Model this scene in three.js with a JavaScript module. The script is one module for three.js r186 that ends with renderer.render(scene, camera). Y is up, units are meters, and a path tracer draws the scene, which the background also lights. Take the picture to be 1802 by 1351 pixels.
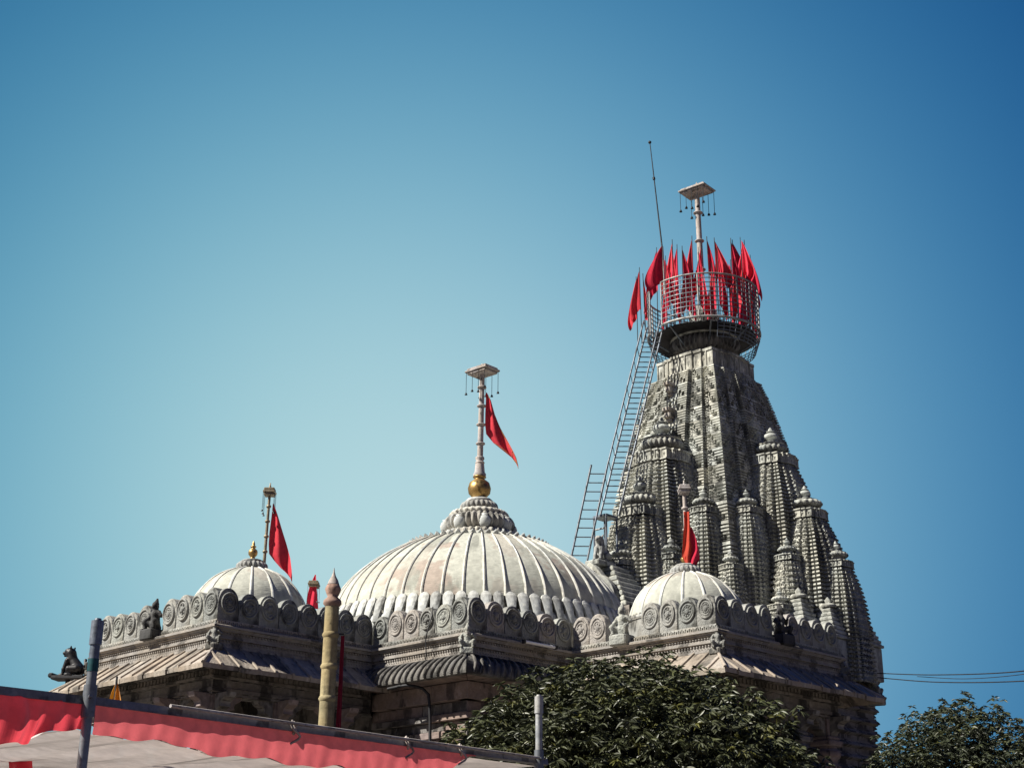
import * as THREE from 'three';
import { MarchingCubes } from 'three/addons/objects/MarchingCubes.js';

// ---------------------------------------------------------------- camera, sky, sun, exposure
const scene = new THREE.Scene();
const camera = new THREE.PerspectiveCamera(30.243, 1024 / 767, 0.1, 3000);
camera.position.set(24.7654, 1.6, 23.5242);
camera.lookAt(24.7654 - 66.3317, 1.6 + 35.2461, 23.5242 - 66.0138);
camera.rotateZ(0.0077);
scene.add(camera);

const renderer = new THREE.WebGLRenderer({ antialias: true });
renderer.toneMapping = THREE.LinearToneMapping;
renderer.toneMappingExposure = 1.5;
renderer.shadowMap.enabled = true;

const SUN = new THREE.Vector3(-0.28, 0.73, 0.63).normalize();
{ // clear sky: paler in the hazy quarter low behind the temple, deeper blue away from it
  const W = 512, H = 256, d = new Float32Array(W * H * 4);
  const c0 = [-0.7303, 0.2282, -0.6439], rt = [0.7054, 0, -0.7088];
  const a = [-1.215, -0.815, -0.729], b = [-23.4, -12.7, -6.8], c = [-0.42, -0.32, -0.08];
  for (let j = 0; j < H; j++) for (let i = 0; i < W; i++) {
    const el = ((j + 0.5) / H - 0.5) * Math.PI, az = ((i + 0.5) / W - 0.5) * 2 * Math.PI;
    const y = Math.max(0, Math.sin(el)), q = Math.sqrt(1 - y * y), x = q * Math.cos(az), z = q * Math.sin(az);
    const k0 = 1 - (x * c0[0] + y * c0[1] + z * c0[2]), k = 0.27 * Math.tanh(k0 / 0.27);
    const g = Math.max(-0.6, Math.min(0.6, x * rt[0] + z * rt[2]));
    for (let m = 0; m < 3; m++) d[(j * W + i) * 4 + m] = Math.exp(a[m] + b[m] * k + c[m] * g);
    d[(j * W + i) * 4 + 3] = 1;
  }
  const t = new THREE.DataTexture(d, W, H, THREE.RGBAFormat, THREE.FloatType);
  t.mapping = THREE.EquirectangularReflectionMapping; t.magFilter = t.minFilter = THREE.LinearFilter; t.needsUpdate = true;
  scene.background = t; scene.environment = t;
}
const sun = new THREE.DirectionalLight(new THREE.Color().setRGB(1, 0.955, 0.86), 5.0);
sun.position.copy(SUN).multiplyScalar(80); sun.target.position.set(4, 6, 0);
sun.castShadow = true; sun.shadow.mapSize.set(4096, 4096);
Object.assign(sun.shadow.camera, { left: -32, right: 32, top: 32, bottom: -32, near: 1, far: 200 });
scene.add(sun, sun.target);

// ---------------------------------------------------------------- helpers
let seed = 12345;
const rnd = () => { seed |= 0; seed = seed + 0x6D2B79F5 | 0; let t = Math.imul(seed ^ seed >>> 15, 1 | seed); t = t + Math.imul(t ^ t >>> 7, 61 | t) ^ t; return ((t ^ t >>> 14) >>> 0) / 4294967296; };
const rr = (a, b) => a + (b - a) * rnd();
const pick = (a) => a[Math.floor(rnd() * a.length)];
const V = (x, y, z) => new THREE.Vector3(x, y, z);
const PI = Math.PI, M4 = () => new THREE.Matrix4();

class MB { // collects triangles, then makes one named mesh
  constructor() { this.p = []; this.n = []; this.u = []; this.m = null; }
  v(p, n, ax) {
    this.p.push(p[0], p[1], p[2]); this.n.push(n[0], n[1], n[2]);
    if (ax === 0) this.u.push(p[2], p[1]); else if (ax === 1) this.u.push(p[0], p[2]); else this.u.push(p[0], p[1]);
  }
  tri(a, b, c, na, nb, nc) {
    const ux = b[0] - a[0], uy = b[1] - a[1], uz = b[2] - a[2], vx = c[0] - a[0], vy = c[1] - a[1], vz = c[2] - a[2];
    let x = uy * vz - uz * vy, y = uz * vx - ux * vz, z = ux * vy - uy * vx; const l = Math.hypot(x, y, z); if (l < 1e-12) return this;
    const n = [x / l, y / l, z / l], X = Math.abs(n[0]), Y = Math.abs(n[1]), Z = Math.abs(n[2]);
    const ax = X > Y && X > Z ? 0 : (Y > Z ? 1 : 2);
    this.v(a, na || n, ax); this.v(b, nb || n, ax); this.v(c, nc || n, ax); return this;
  }
  quad(a, b, c, d) { this.tri(a, b, c); return this.tri(a, c, d); }
  hex(q) { // 8 corners: bottom 0-3 counter-clockwise from above (-x+z, +x+z, +x-z, -x-z), top 4-7
    const [a, b, c, d, e, f, g, h] = q;
    return this.quad(a, b, f, e).quad(b, c, g, f).quad(c, d, h, g).quad(d, a, e, h).quad(e, f, g, h).quad(d, c, b, a);
  }
  box(cx, cy, cz, sx, sy, sz, ry = 0) {
    const c = Math.cos(ry), s = Math.sin(ry), x = sx / 2, y = sy / 2, z = sz / 2;
    const P = (i, j, k) => [cx + i * c + k * s, cy + j, cz - i * s + k * c];
    return this.hex([P(-x, -y, z), P(x, -y, z), P(x, -y, -z), P(-x, -y, -z), P(-x, y, z), P(x, y, z), P(x, y, -z), P(-x, y, -z)]);
  }
  cbox(cx, cy, cz, sx, sy, sz, b = 0.015) { // chamfered box
    const h = [sx / 2, sy / 2, sz / 2], P = {}, c = [cx, cy, cz];
    const S = [-1, 1], pt = (s, ax) => [0, 1, 2].map((i) => c[i] + s[i] * (i === ax ? h[i] : h[i] - b));
    const face = (ps, nrm) => { // orient by the outward direction
      const [a, q, r] = ps, ux = q.map((v, i) => v - a[i]), vx = r.map((v, i) => v - a[i]);
      const n = [ux[1] * vx[2] - ux[2] * vx[1], ux[2] * vx[0] - ux[0] * vx[2], ux[0] * vx[1] - ux[1] * vx[0]];
      if (n[0] * nrm[0] + n[1] * nrm[1] + n[2] * nrm[2] < 0) ps.reverse();
      this.tri(ps[0], ps[1], ps[2]); if (ps[3]) this.tri(ps[0], ps[2], ps[3]);
    };
    for (let ax = 0; ax < 3; ax++) { const i = (ax + 1) % 3, j = (ax + 2) % 3;
      for (const s of S) { const q = [[-1, -1], [1, -1], [1, 1], [-1, 1]].map(([a, d]) => { const t = []; t[ax] = s; t[i] = a; t[j] = d; return pt(t, ax); }); const n = [0, 0, 0]; n[ax] = s; face(q, n); }
      for (const a of S) for (const d of S) { // edges between faces i and j along ax
        const t = (w) => { const o = []; o[ax] = w; o[i] = a; o[j] = d; return o; }, n = [0, 0, 0]; n[i] = a; n[j] = d;
        face([pt(t(-1), i), pt(t(1), i), pt(t(1), j), pt(t(-1), j)], n);
      } }
    for (const a of S) for (const d of S) for (const e of S) face([pt([a, d, e], 0), pt([a, d, e], 1), pt([a, d, e], 2)], [a, d, e]);
    return this;
  }
  geo(g, m) {
    if (g.index) g = g.toNonIndexed();
    const p = g.attributes.position, n = g.attributes.normal, a = V(), b = V(), nm = m ? new THREE.Matrix3().getNormalMatrix(m) : null;
    const P = [], N = [];
    for (let i = 0; i < p.count; i++) {
      a.fromBufferAttribute(p, i); b.fromBufferAttribute(n, i); if (m) { a.applyMatrix4(m); b.applyMatrix3(nm).normalize(); }
      P.push([a.x, a.y, a.z]); N.push([b.x, b.y, b.z]);
      if (i % 3 === 2) this.tri(P[i - 2], P[i - 1], P[i], N[i - 2], N[i - 1], N[i]);
    }
    return this;
  }
  tube(a, b, r0, r1 = r0, seg = 8) { // capped straight tube
    const A = V(...a), B = V(...b), d = B.clone().sub(A), L = d.length();
    const g = new THREE.CylinderGeometry(r1, r0, L, seg, 1);
    return this.geo(g, M4().compose(A.add(B).multiplyScalar(0.5), new THREE.Quaternion().setFromUnitVectors(V(0, 1, 0), d.normalize()), V(1, 1, 1)));
  }
  path(pts, r, seg = 6, n = 0) { // bent tube
    const g = new THREE.TubeGeometry(new THREE.CatmullRomCurve3(pts.map((p) => V(...p))), n || pts.length * 6, r, seg, false); return this.geo(g);
  }
  lathe(prof, seg = 24, m, rib) { // prof [[r, y]...]; rib(theta, r, y) scales the radius
    const N = prof.length, R = (i, k) => { const t = k / seg * 2 * PI, s = rib ? rib(t, i) : 1; const r = prof[i][0] * s; return [r * Math.sin(t), prof[i][1], r * Math.cos(t)]; };
    const ap = (p) => { if (!m) return p; const q = V(...p).applyMatrix4(m); return [q.x, q.y, q.z]; };
    const nor = (i, k) => { const i0 = Math.max(0, i - 1), i1 = Math.min(N - 1, i + 1), a = R(i0, k), b = R(i1, k), c = R(i, k - 1), d = R(i, k + 1);
      const u = V(b[0] - a[0], b[1] - a[1], b[2] - a[2]), w = V(d[0] - c[0], d[1] - c[1], d[2] - c[2]); let q = w.cross(u).normalize(); if (q.lengthSq() < 0.5) q = V(0, i > N / 2 ? 1 : -1, 0); if (m) q.transformDirection(m); return [q.x, q.y, q.z]; };
    for (let i = 0; i < N - 1; i++) for (let k = 0; k < seg; k++) {
      const a = ap(R(i, k)), b = ap(R(i, k + 1)), c = ap(R(i + 1, k + 1)), d = ap(R(i + 1, k));
      const smooth = true, na = smooth ? nor(i, k) : 0, nb = nor(i, k + 1), nc = nor(i + 1, k + 1), nd = nor(i + 1, k);
      this.tri(a, b, c, na, nb, nc); this.tri(a, c, d, na, nc, nd);
    }
    return this;
  }
  // profile [[out, y]...] swept along local x; ends are mitred by ea / eb (1 outer corner, -1 inner corner, 0 square)
  sweep(prof, L, ea = 0, eb = 0, x0 = -L / 2, x1 = L / 2) {
    for (let i = 0; i < prof.length - 1; i++) { const [za, ya] = prof[i], [zb, yb] = prof[i + 1];
      this.quad([x0 - ea * za, ya, za], [x0 - ea * zb, yb, zb], [x1 + eb * zb, yb, zb], [x1 + eb * za, ya, za]); }
    return this;
  }
  mesh(mat) {
    const g = new THREE.BufferGeometry();
    g.setAttribute('position', new THREE.Float32BufferAttribute(this.p, 3));
    g.setAttribute('normal', new THREE.Float32BufferAttribute(this.n, 3));
    g.setAttribute('uv', new THREE.Float32BufferAttribute(this.u, 2));
    return new THREE.Mesh(g, mat);
  }
  build(name, mat, parent) { const m = this.mesh(mat); m.name = name; m.castShadow = m.receiveShadow = true; if (parent) parent.add(m); return m; }
}
const taken = {};
const numbered = (n) => { const k = taken[n] = (taken[n] ?? -1) + 1; return k ? n + '_' + String(k).padStart(3, '0') : n; };
function thing(name, label, category, pos = [0, 0, 0], ry = 0, group) {
  const o = new THREE.Group(); o.name = numbered(name); o.position.set(...pos); o.rotation.y = ry; scene.add(o);
  o.userData = { label, category }; if (group) o.userData.group = group; return o;
}
function part(name, parent, pos = [0, 0, 0], ry = 0) { const o = new THREE.Group(); o.name = name; o.position.set(...pos); o.rotation.y = ry; parent.add(o); return o; }
function put(geom, name, mat, parent, pos, ry = 0) { const m = new THREE.Mesh(geom, mat); m.name = name; m.position.set(...pos); m.rotation.y = ry; m.castShadow = m.receiveShadow = true; parent.add(m); return m; }
const lerp = (a, b, t) => a + (b - a) * t, clamp = (x, a = 0, b = 1) => Math.min(b, Math.max(a, x));
const sstep = (a, b, x) => { const t = clamp((x - a) / (b - a)); return t * t * (3 - 2 * t); };

// ---------------------------------------------------------------- textures: tiling noise
function lattice(n, s) { const a = new Float32Array(n * n); let k = s; for (let i = 0; i < a.length; i++) { k = (Math.imul(k, 1664525) + 1013904223) | 0; a[i] = (k >>> 0) / 4294967296; } return a; }
function noiseField(w, h, nx, ny, oct, s) {
  const out = new Float32Array(w * h); let amp = 1, tot = 0;
  for (let o = 0; o < oct; o++) {
    const cx = nx << o, cy = ny << o, L = lattice(Math.max(cx, cy), s + o * 77), st = Math.max(cx, cy);
    for (let j = 0; j < h; j++) { const fy = j / h * cy, y0 = Math.floor(fy), ty = fy - y0, sy = ty * ty * (3 - 2 * ty), r0 = (y0 % cy) * st, r1 = ((y0 + 1) % cy) * st;
      for (let i = 0; i < w; i++) { const fx = i / w * cx, x0 = Math.floor(fx), tx = fx - x0, sx = tx * tx * (3 - 2 * tx), a = x0 % cx, b = (x0 + 1) % cx;
        out[j * w + i] += amp * lerp(lerp(L[r0 + a], L[r0 + b], sx), lerp(L[r1 + a], L[r1 + b], sx), sy); } }
    tot += amp; amp *= 0.55;
  }
  for (let i = 0; i < out.length; i++) out[i] /= tot; return out;
}
function tex(w, h, f, srgb = true) {
  const d = new Uint8Array(w * h * 4);
  for (let i = 0; i < w * h; i++) { const c = f(i); d[i * 4] = clamp(c[0]) * 255; d[i * 4 + 1] = clamp(c[1]) * 255; d[i * 4 + 2] = clamp(c[2]) * 255; d[i * 4 + 3] = 255; }
  const t = new THREE.DataTexture(d, w, h); t.wrapS = t.wrapT = THREE.RepeatWrapping; t.magFilter = THREE.LinearFilter; t.minFilter = THREE.LinearMipmapLinearFilter; t.generateMipmaps = true;
  if (srgb) t.colorSpace = THREE.SRGBColorSpace; t.needsUpdate = true; return t;
}
const TS = 1024;
const nA = noiseField(TS, TS, 5, 5, 7, 11), nB = noiseField(TS, TS, 3, 3, 5, 29), nC = noiseField(TS, TS, 40, 40, 4, 53), nD = noiseField(TS, TS, 9, 4, 6, 71);
const stoneTex = tex(TS, TS, (i) => { // weathered carved stone: warm and grey patches, black lichen, pale scuffs
  let v = 0.88 + 0.36 * (nA[i] - 0.5) + 0.22 * (nC[i] - 0.5); const w = (nB[i] - 0.5) * 0.55, g = sstep(0.56, 0.7, nD[i]) * 0.30, l = sstep(0.60, 0.72, nA[i] * 0.5 + nC[i] * 0.5) * 0.12;
  v = v - g + l; return [v * (1 + w * 0.20), v * (1 + w * 0.02), v * (1 - w * 0.24)];
});
const grimyTex = tex(TS, TS, (i) => { // older stone with heavier black growth
  let v = 0.84 + 0.46 * (nA[i] - 0.5) + 0.25 * (nC[i] - 0.5); const w = (nB[i] - 0.5) * 0.5, g = sstep(0.5, 0.64, nD[i]) * 0.34;
  v -= g; return [v * (1 + w * 0.18), v, v * (1 - w * 0.2)];
});
const nE = noiseField(TS, TS, 7, 3, 6, 307);
const towerTex = tex(TS, TS, (i) => { // tower stone: pale grey faces with black lichen blotches and run marks
  let v = 0.90 + 0.34 * (nA[i] - 0.5) + 0.24 * (nC[i] - 0.5); const w = (nB[i] - 0.5) * 0.5, g = sstep(0.50, 0.60, nD[i]) * 0.16 + sstep(0.52, 0.60, nE[i] * 0.75 + nC[i] * 0.25) * 0.20;
  v -= g; return [v * (1 + w * 0.16), v * (1 + w * 0.02), v * (1 - w * 0.18)];
});
const roughBump = tex(TS, TS, (i) => { const v = 0.5 + 0.7 * (nC[i] - 0.5) + 0.6 * (nA[i] - 0.5); return [v, v, v]; }, false);
const DW = 2048, DH = 512, dA = noiseField(DW, DH, 24, 6, 6, 101), dB = noiseField(DW, DH, 64, 5, 5, 131), dC = noiseField(DW, DH, 12, 4, 4, 151), dD = noiseField(DW, DH, 256, 64, 2, 171);
const domeTex = tex(DW, DH, (i) => { // lime-washed dome: cream wash, pinkish worn patches, grey run marks
  const pink = sstep(0.49, 0.57, dA[i]), run = sstep(0.52, 0.64, dB[i]) * 0.75, patch = sstep(0.46, 0.60, dC[i]);
  let c = [0.93, 0.925, 0.875]; const p = [0.82, 0.75, 0.70], g = [0.70, 0.70, 0.66];
  c = c.map((v, k) => lerp(v, p[k], pink * (0.35 + 0.65 * patch))); c = c.map((v, k) => lerp(v, g[k], run * (0.4 + 0.5 * patch)));
  const f = 1 + 0.16 * (dD[i] - 0.5) + 0.14 * (dA[i] - 0.5); return c.map((v) => v * f);
});
const fabN = noiseField(512, 512, 8, 8, 6, 201);
const fabricTex = tex(512, 512, (i) => { const x = i % 512, y = (i / 512) | 0, v = 0.86 + 0.16 * (fabN[i] - 0.5) + 0.05 * (((x >> 1) + (y >> 1)) % 2); return [v, v, v]; });
const rep = (t, k) => { const c = t.clone(); c.repeat.set(k, k); c.needsUpdate = true; return c; };
const towerT = rep(towerTex, 0.37), stoneT = rep(stoneTex, 0.4), grimyT = rep(grimyTex, 0.4), bumpT = rep(roughBump, 0.9);
const lin = (r, g, b) => new THREE.Color().setRGB(r, g, b);
const stone = (r, g, b, t = stoneT, bs = 0.012) => new THREE.MeshStandardMaterial({ color: lin(r, g, b), map: t, bumpMap: bumpT, bumpScale: bs, roughness: 0.92 });
const metal = (r, g, b, ro = 0.5, me = 0.0) => new THREE.MeshStandardMaterial({ color: lin(r, g, b), roughness: ro, metalness: me, map: rep(stoneTex, 1.3) });
const MT = {
  tower: [stone(0.72, 0.72, 0.64, towerT), stone(0.68, 0.69, 0.62, towerT), stone(0.74, 0.73, 0.64, towerT), stone(0.60, 0.605, 0.545, grimyT)],
  spire: [stone(0.68, 0.68, 0.605, towerT), stone(0.63, 0.635, 0.57, towerT), stone(0.57, 0.575, 0.52, grimyT)],
  parapet: [stone(0.53, 0.475, 0.415, stoneT, 0.025), stone(0.49, 0.47, 0.415, stoneT, 0.025), stone(0.44, 0.425, 0.38, grimyT, 0.025), stone(0.51, 0.50, 0.43, stoneT, 0.025), stone(0.42, 0.42, 0.38, grimyT, 0.025)],
  headStone: stone(0.36, 0.35, 0.325, grimyT), cornice: stone(0.44, 0.40, 0.355), eave: [stone(0.56, 0.48, 0.40), stone(0.51, 0.45, 0.38), stone(0.49, 0.42, 0.35)],
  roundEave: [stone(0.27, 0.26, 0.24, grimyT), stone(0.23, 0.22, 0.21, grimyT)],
  wall: [stone(0.38, 0.34, 0.30, grimyT), stone(0.34, 0.31, 0.285, grimyT), stone(0.40, 0.31, 0.275)],
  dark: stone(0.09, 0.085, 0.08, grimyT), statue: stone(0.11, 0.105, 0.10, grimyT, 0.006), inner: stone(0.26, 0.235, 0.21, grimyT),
  dome: new THREE.MeshStandardMaterial({ map: domeTex, color: lin(0.65, 0.66, 0.64), roughness: 0.85, bumpMap: rep(roughBump, 6), bumpScale: 0.008 }),
  ribWash: stone(0.82, 0.81, 0.74, stoneT, 0.003), wash: stone(0.72, 0.71, 0.65, stoneT, 0.005), washGrey: stone(0.56, 0.55, 0.51, grimyT, 0.008),
  marble: stone(0.62, 0.55, 0.51, rep(stoneTex, 1.1), 0.002),
  gold: new THREE.MeshStandardMaterial({ color: lin(0.62, 0.40, 0.15), metalness: 0.75, roughness: 0.42, map: rep(stoneTex, 1.5) }),
  brass: new THREE.MeshStandardMaterial({ color: lin(0.42, 0.34, 0.23), metalness: 0.4, roughness: 0.5, map: rep(stoneTex, 1.5) }),
  steel: metal(0.29, 0.32, 0.36, 0.42, 0.45), steelPale: metal(0.50, 0.50, 0.49, 0.5, 0.2), iron: metal(0.040, 0.040, 0.045, 0.6, 0.2), bell: metal(0.05, 0.05, 0.055, 0.4, 0.5),
  pillar: stone(0.48, 0.39, 0.21, rep(stoneTex, 0.7), 0.003), pillarCap: stone(0.50, 0.31, 0.23, rep(stoneTex, 0.7), 0.003),
};
const cloth = (r, g, b, tr = 0.3) => new THREE.MeshPhysicalMaterial({ color: lin(r, g, b), map: rep(fabricTex, 2), roughness: 0.95, transmission: tr, thickness: 0, side: THREE.DoubleSide, sheen: 0.2, sheenRoughness: 0.6 });
const RED = [cloth(0.90, 0.025, 0.075, 0.12), cloth(0.93, 0.05, 0.08, 0.12), cloth(0.82, 0.015, 0.07, 0.12), cloth(0.92, 0.08, 0.07, 0.12)];
const plainRed = new THREE.MeshStandardMaterial({ color: lin(0.72, 0.03, 0.05), map: rep(fabricTex, 2), roughness: 0.9, side: THREE.DoubleSide });

// ---------------------------------------------------------------- ground
{
  const m = new MB(); m.quad([-600, 0, 600], [600, 0, 600], [600, 0, -600], [-600, 0, -600]);
  const g = m.build('ground', stone(0.20, 0.18, 0.16, rep(stoneTex, 0.12)), scene); g.userData = { kind: 'structure', label: 'dusty stone paved temple court', category: 'ground' };
}

// ---------------------------------------------------------------- ribbed cushions, domes, finials
const arcProf = (R, y0, h, n = 10, inner = 0.62) => { const o = []; for (let i = 0; i <= n; i++) { const a = -PI / 2 + PI * i / n; o.push([R * (inner + (1 - inner) * Math.cos(a)), y0 + h / 2 + h / 2 * Math.sin(a)]); } return o; };
const ribs = (n, d) => (t) => 1 - d * (1 - Math.abs(Math.sin(n * t / 2)));
function amalaka(R, h, n = 26) { return new MB().lathe([[0.01, 0], ...arcProf(R, 0, h, 8, 0.7), [0.01, h]], n * 6, null, (t, i) => i === 0 || i === 10 ? 1 : 1 - 0.11 * Math.pow(1 - Math.abs(Math.sin(n * t / 2)), 0.8)); }
function potProf(R, H) { // vase-shaped finial
  return [[0.01, 0], [R * 0.75, 0], [R * 0.8, H * 0.06], [R * 0.45, H * 0.12], [R * 0.5, H * 0.16], [R * 0.92, H * 0.28], [R, H * 0.40], [R * 0.88, H * 0.52], [R * 0.45, H * 0.60], [R * 0.38, H * 0.64], [R * 0.62, H * 0.68], [R * 0.60, H * 0.72], [R * 0.28, H * 0.76], [R * 0.33, H * 0.84], [R * 0.2, H * 0.93], [0.01, H]];
}
function domePoint(o, q) { return [o.R * Math.pow(Math.max(0, 1 - Math.pow(q, o.n)), 1 / o.n), o.hb + o.rise * q]; }
function buildDome(parent, o) {
  const N = 40, S = 192, g = new THREE.BufferGeometry(), p = [], u = [], idx = []; let len = 0; const prof = [];
  for (let i = 0; i <= N; i++) { const q = Math.sin(i / N * PI / 2 * 0.985); prof.push(domePoint(o, q)); }
  for (let i = 0; i <= N; i++) { if (i) len += Math.hypot(prof[i][0] - prof[i - 1][0], prof[i][1] - prof[i - 1][1]);
    for (let k = 0; k <= S; k++) { const t = k / S * 2 * PI; p.push(prof[i][0] * Math.sin(t), prof[i][1], prof[i][0] * Math.cos(t)); u.push(o.ru * k / S + o.u0, len / 5.2 + o.v0); } }
  for (let i = 0; i < N; i++) for (let k = 0; k < S; k++) { const a = i * (S + 1) + k; idx.push(a, a + 1, a + S + 2, a, a + S + 2, a + S + 1); }
  g.setAttribute('position', new THREE.Float32BufferAttribute(p, 3)); g.setAttribute('uv', new THREE.Float32BufferAttribute(u, 2)); g.setIndex(idx); g.computeVertexNormals();
  const dome = put(g, 'dome', MT.dome, parent, o.pos);
  { // one rib, shared
    const m = new MB(), w = o.rw, hgt = o.rh, ring = [];
    for (let i = 0; i <= 30; i++) { const q = Math.sin(i / 30 * PI / 2 * o.rTop), [r, y] = domePoint(o, q), [r2, y2] = domePoint(o, Math.min(0.999, q + 0.01)); let nx = y2 - y, ny = r - r2; const l = Math.hypot(nx, ny) || 1; nx /= l; ny /= l;
      const row = []; for (let k = 0; k <= 4; k++) { const a = PI * k / 4, lx = -Math.cos(a) * w * (0.55 + 0.45 * r / o.R), up = Math.sin(a) * hgt - 0.006; row.push([lx, y + ny * up, r + nx * up]); } ring.push(row); }
    for (let i = 0; i < 30; i++) for (let k = 0; k < 4; k++) m.quad(ring[i][k], ring[i][k + 1], ring[i + 1][k + 1], ring[i + 1][k]);
    const rg = m.mesh(null).geometry;
    for (let k = 0; k < o.ribs; k++) put(rg, 'rib', MT.ribWash, dome, [0, 0, 0], (k + 0.5) / o.ribs * 2 * PI);
  }
  if (o.petals) { // two tiers of tongue-shaped petals round the foot
    const make = (w, h, bulge, thick) => { const m = new MB(), nx = 6, ny = 13, P = [], Q = [], flare = 0.42;
      for (let j = 0; j <= ny; j++) { const t = 1 - Math.pow(1 - j / ny, 1.7), a = [], b = []; const ww = w * (t < 0.76 ? 0.62 + 0.38 * Math.pow(t / 0.76, 1.6) : Math.sqrt(Math.max(0.0, 1 - Math.pow((t - 0.76) / 0.24, 2))));
        for (let i = 0; i <= nx; i++) { const s = i / nx * 2 - 1; const z = bulge * Math.sin(t * PI * 0.62 + 0.25) + thick * (0.35 + 0.65 * (1 - s * s)) * (t > 0.9 ? 0.7 : 1); const fl = (1 - t) * h * flare; a.push([s * ww / 2, t * h, z + fl]); b.push([s * ww / 2, t * h, bulge * Math.sin(t * PI * 0.62 + 0.25) - 0.05 + fl]); } P.push(a); Q.push(b); }
      for (let j = 0; j < ny; j++) { for (let i = 0; i < nx; i++) m.quad(P[j][i], P[j][i + 1], P[j + 1][i + 1], P[j + 1][i]); m.quad(Q[j][0], P[j][0], P[j + 1][0], Q[j + 1][0]); m.quad(P[j][nx], Q[j][nx], Q[j + 1][nx], P[j + 1][nx]); }
      for (let i = 0; i < nx; i++) m.quad(P[ny][i], P[ny][i + 1], Q[ny][i + 1], Q[ny][i]);
      return m.mesh(null).geometry; };
    const w = 2 * PI * o.R / o.petals, pg = make(w * 0.90, 0.62, 0.05, 0.022), pg2 = make(w * 0.94, 0.50, 0.05, 0.03);
    for (let k = 0; k < o.petals; k++) { const t = (k + 0.5) / o.petals * 2 * PI; put(pg, 'petal', k % 5 === 2 ? MT.washGrey : MT.wash, dome, [(o.R + 0.0) * Math.sin(t), o.hb - 0.53, (o.R + 0.0) * Math.cos(t)], t); }
    const n2 = o.petals; for (let k = 0; k < n2; k++) { const t = k / n2 * 2 * PI; put(pg2, 'petal', k % 4 === 1 ? MT.washGrey : MT.wash, dome, [(o.R + 0.07) * Math.sin(t), o.hb - 0.80, (o.R + 0.07) * Math.cos(t)], t); }
    const d = new MB().lathe([[o.R - 0.02, 6.6], [o.R - 0.02, o.hb + 0.01]], 96); d.build('drum', MT.washGrey, dome);
  } else {
    new MB().lathe([[o.R + 0.06, 6.65], [o.R + 0.06, o.hb - 0.06], [o.R + 0.10, o.hb - 0.05], [o.R + 0.10, o.hb + 0.01], [o.R - 0.03, o.hb + 0.02]], 96).build('drum', MT.washGrey, dome);
    const bd = new MB(); for (let k = 0; k < 64; k++) { const t = k / 64 * 2 * PI; bd.geo(new THREE.SphereGeometry(0.035, 6, 4), M4().makeTranslation((o.R + 0.06) * Math.sin(t), o.hb + 0.03, (o.R + 0.06) * Math.cos(t))); } bd.build('bead_ring', MT.wash, dome);
  }
  return dome;
}

// ---------------------------------------------------------------- parapet pieces shared by hall and porches
const Y0 = 6.70; // foot of the parapet
const merlonGeo = (() => { // slab with a rounded top
  const s = new THREE.Shape(), w = 0.215, h = 0.34; s.moveTo(-w, 0); s.lineTo(w, 0); s.lineTo(w, h - 0.03); s.absarc(0, h - 0.03, w, 0, PI, false); s.lineTo(-w, 0);
  return new MB().geo(new THREE.ExtrudeGeometry(s, { depth: 0.15, bevelEnabled: true, bevelThickness: 0.018, bevelSize: 0.018, bevelSegments: 2, curveSegments: 14 }), M4().makeTranslation(0, 0, -0.168)).mesh(null).geometry;
})();
const medalGeo = (k) => { // concentric rings, petals and a boss
  const m = new MB(), rot = M4().makeRotationX(PI / 2);
  m.lathe([[0.178, -0.004], [0.178, 0.028], [0.165, 0.036], [0.148, 0.032], [0.143, 0.010], [0.128, 0.008], [0.122, 0.022], [0.108, 0.026], [0.096, 0.020], [0.092, 0.006], [0.07, 0.005], [0.05, 0.012], [0.045, 0.034], [0.02, 0.042], [0.0005, 0.043]], 28, rot);
  const n = [8, 6, 10, 5, 12][k]; for (let i = 0; i < n; i++) { const t = i / n * 2 * PI + k; m.geo(new THREE.SphereGeometry(0.021, 6, 5), M4().makeTranslation(0.071 * Math.cos(t), 0.071 * Math.sin(t), 0.01)); }
  return m.mesh(null).geometry;
};
const medals = [0, 1, 2, 3, 4].map(medalGeo);
const worldOf = (e, x, z) => { const c = Math.cos(e.th), s = Math.sin(e.th); return [e.x + x * c + z * s, e.z - x * s + z * c]; };
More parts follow.
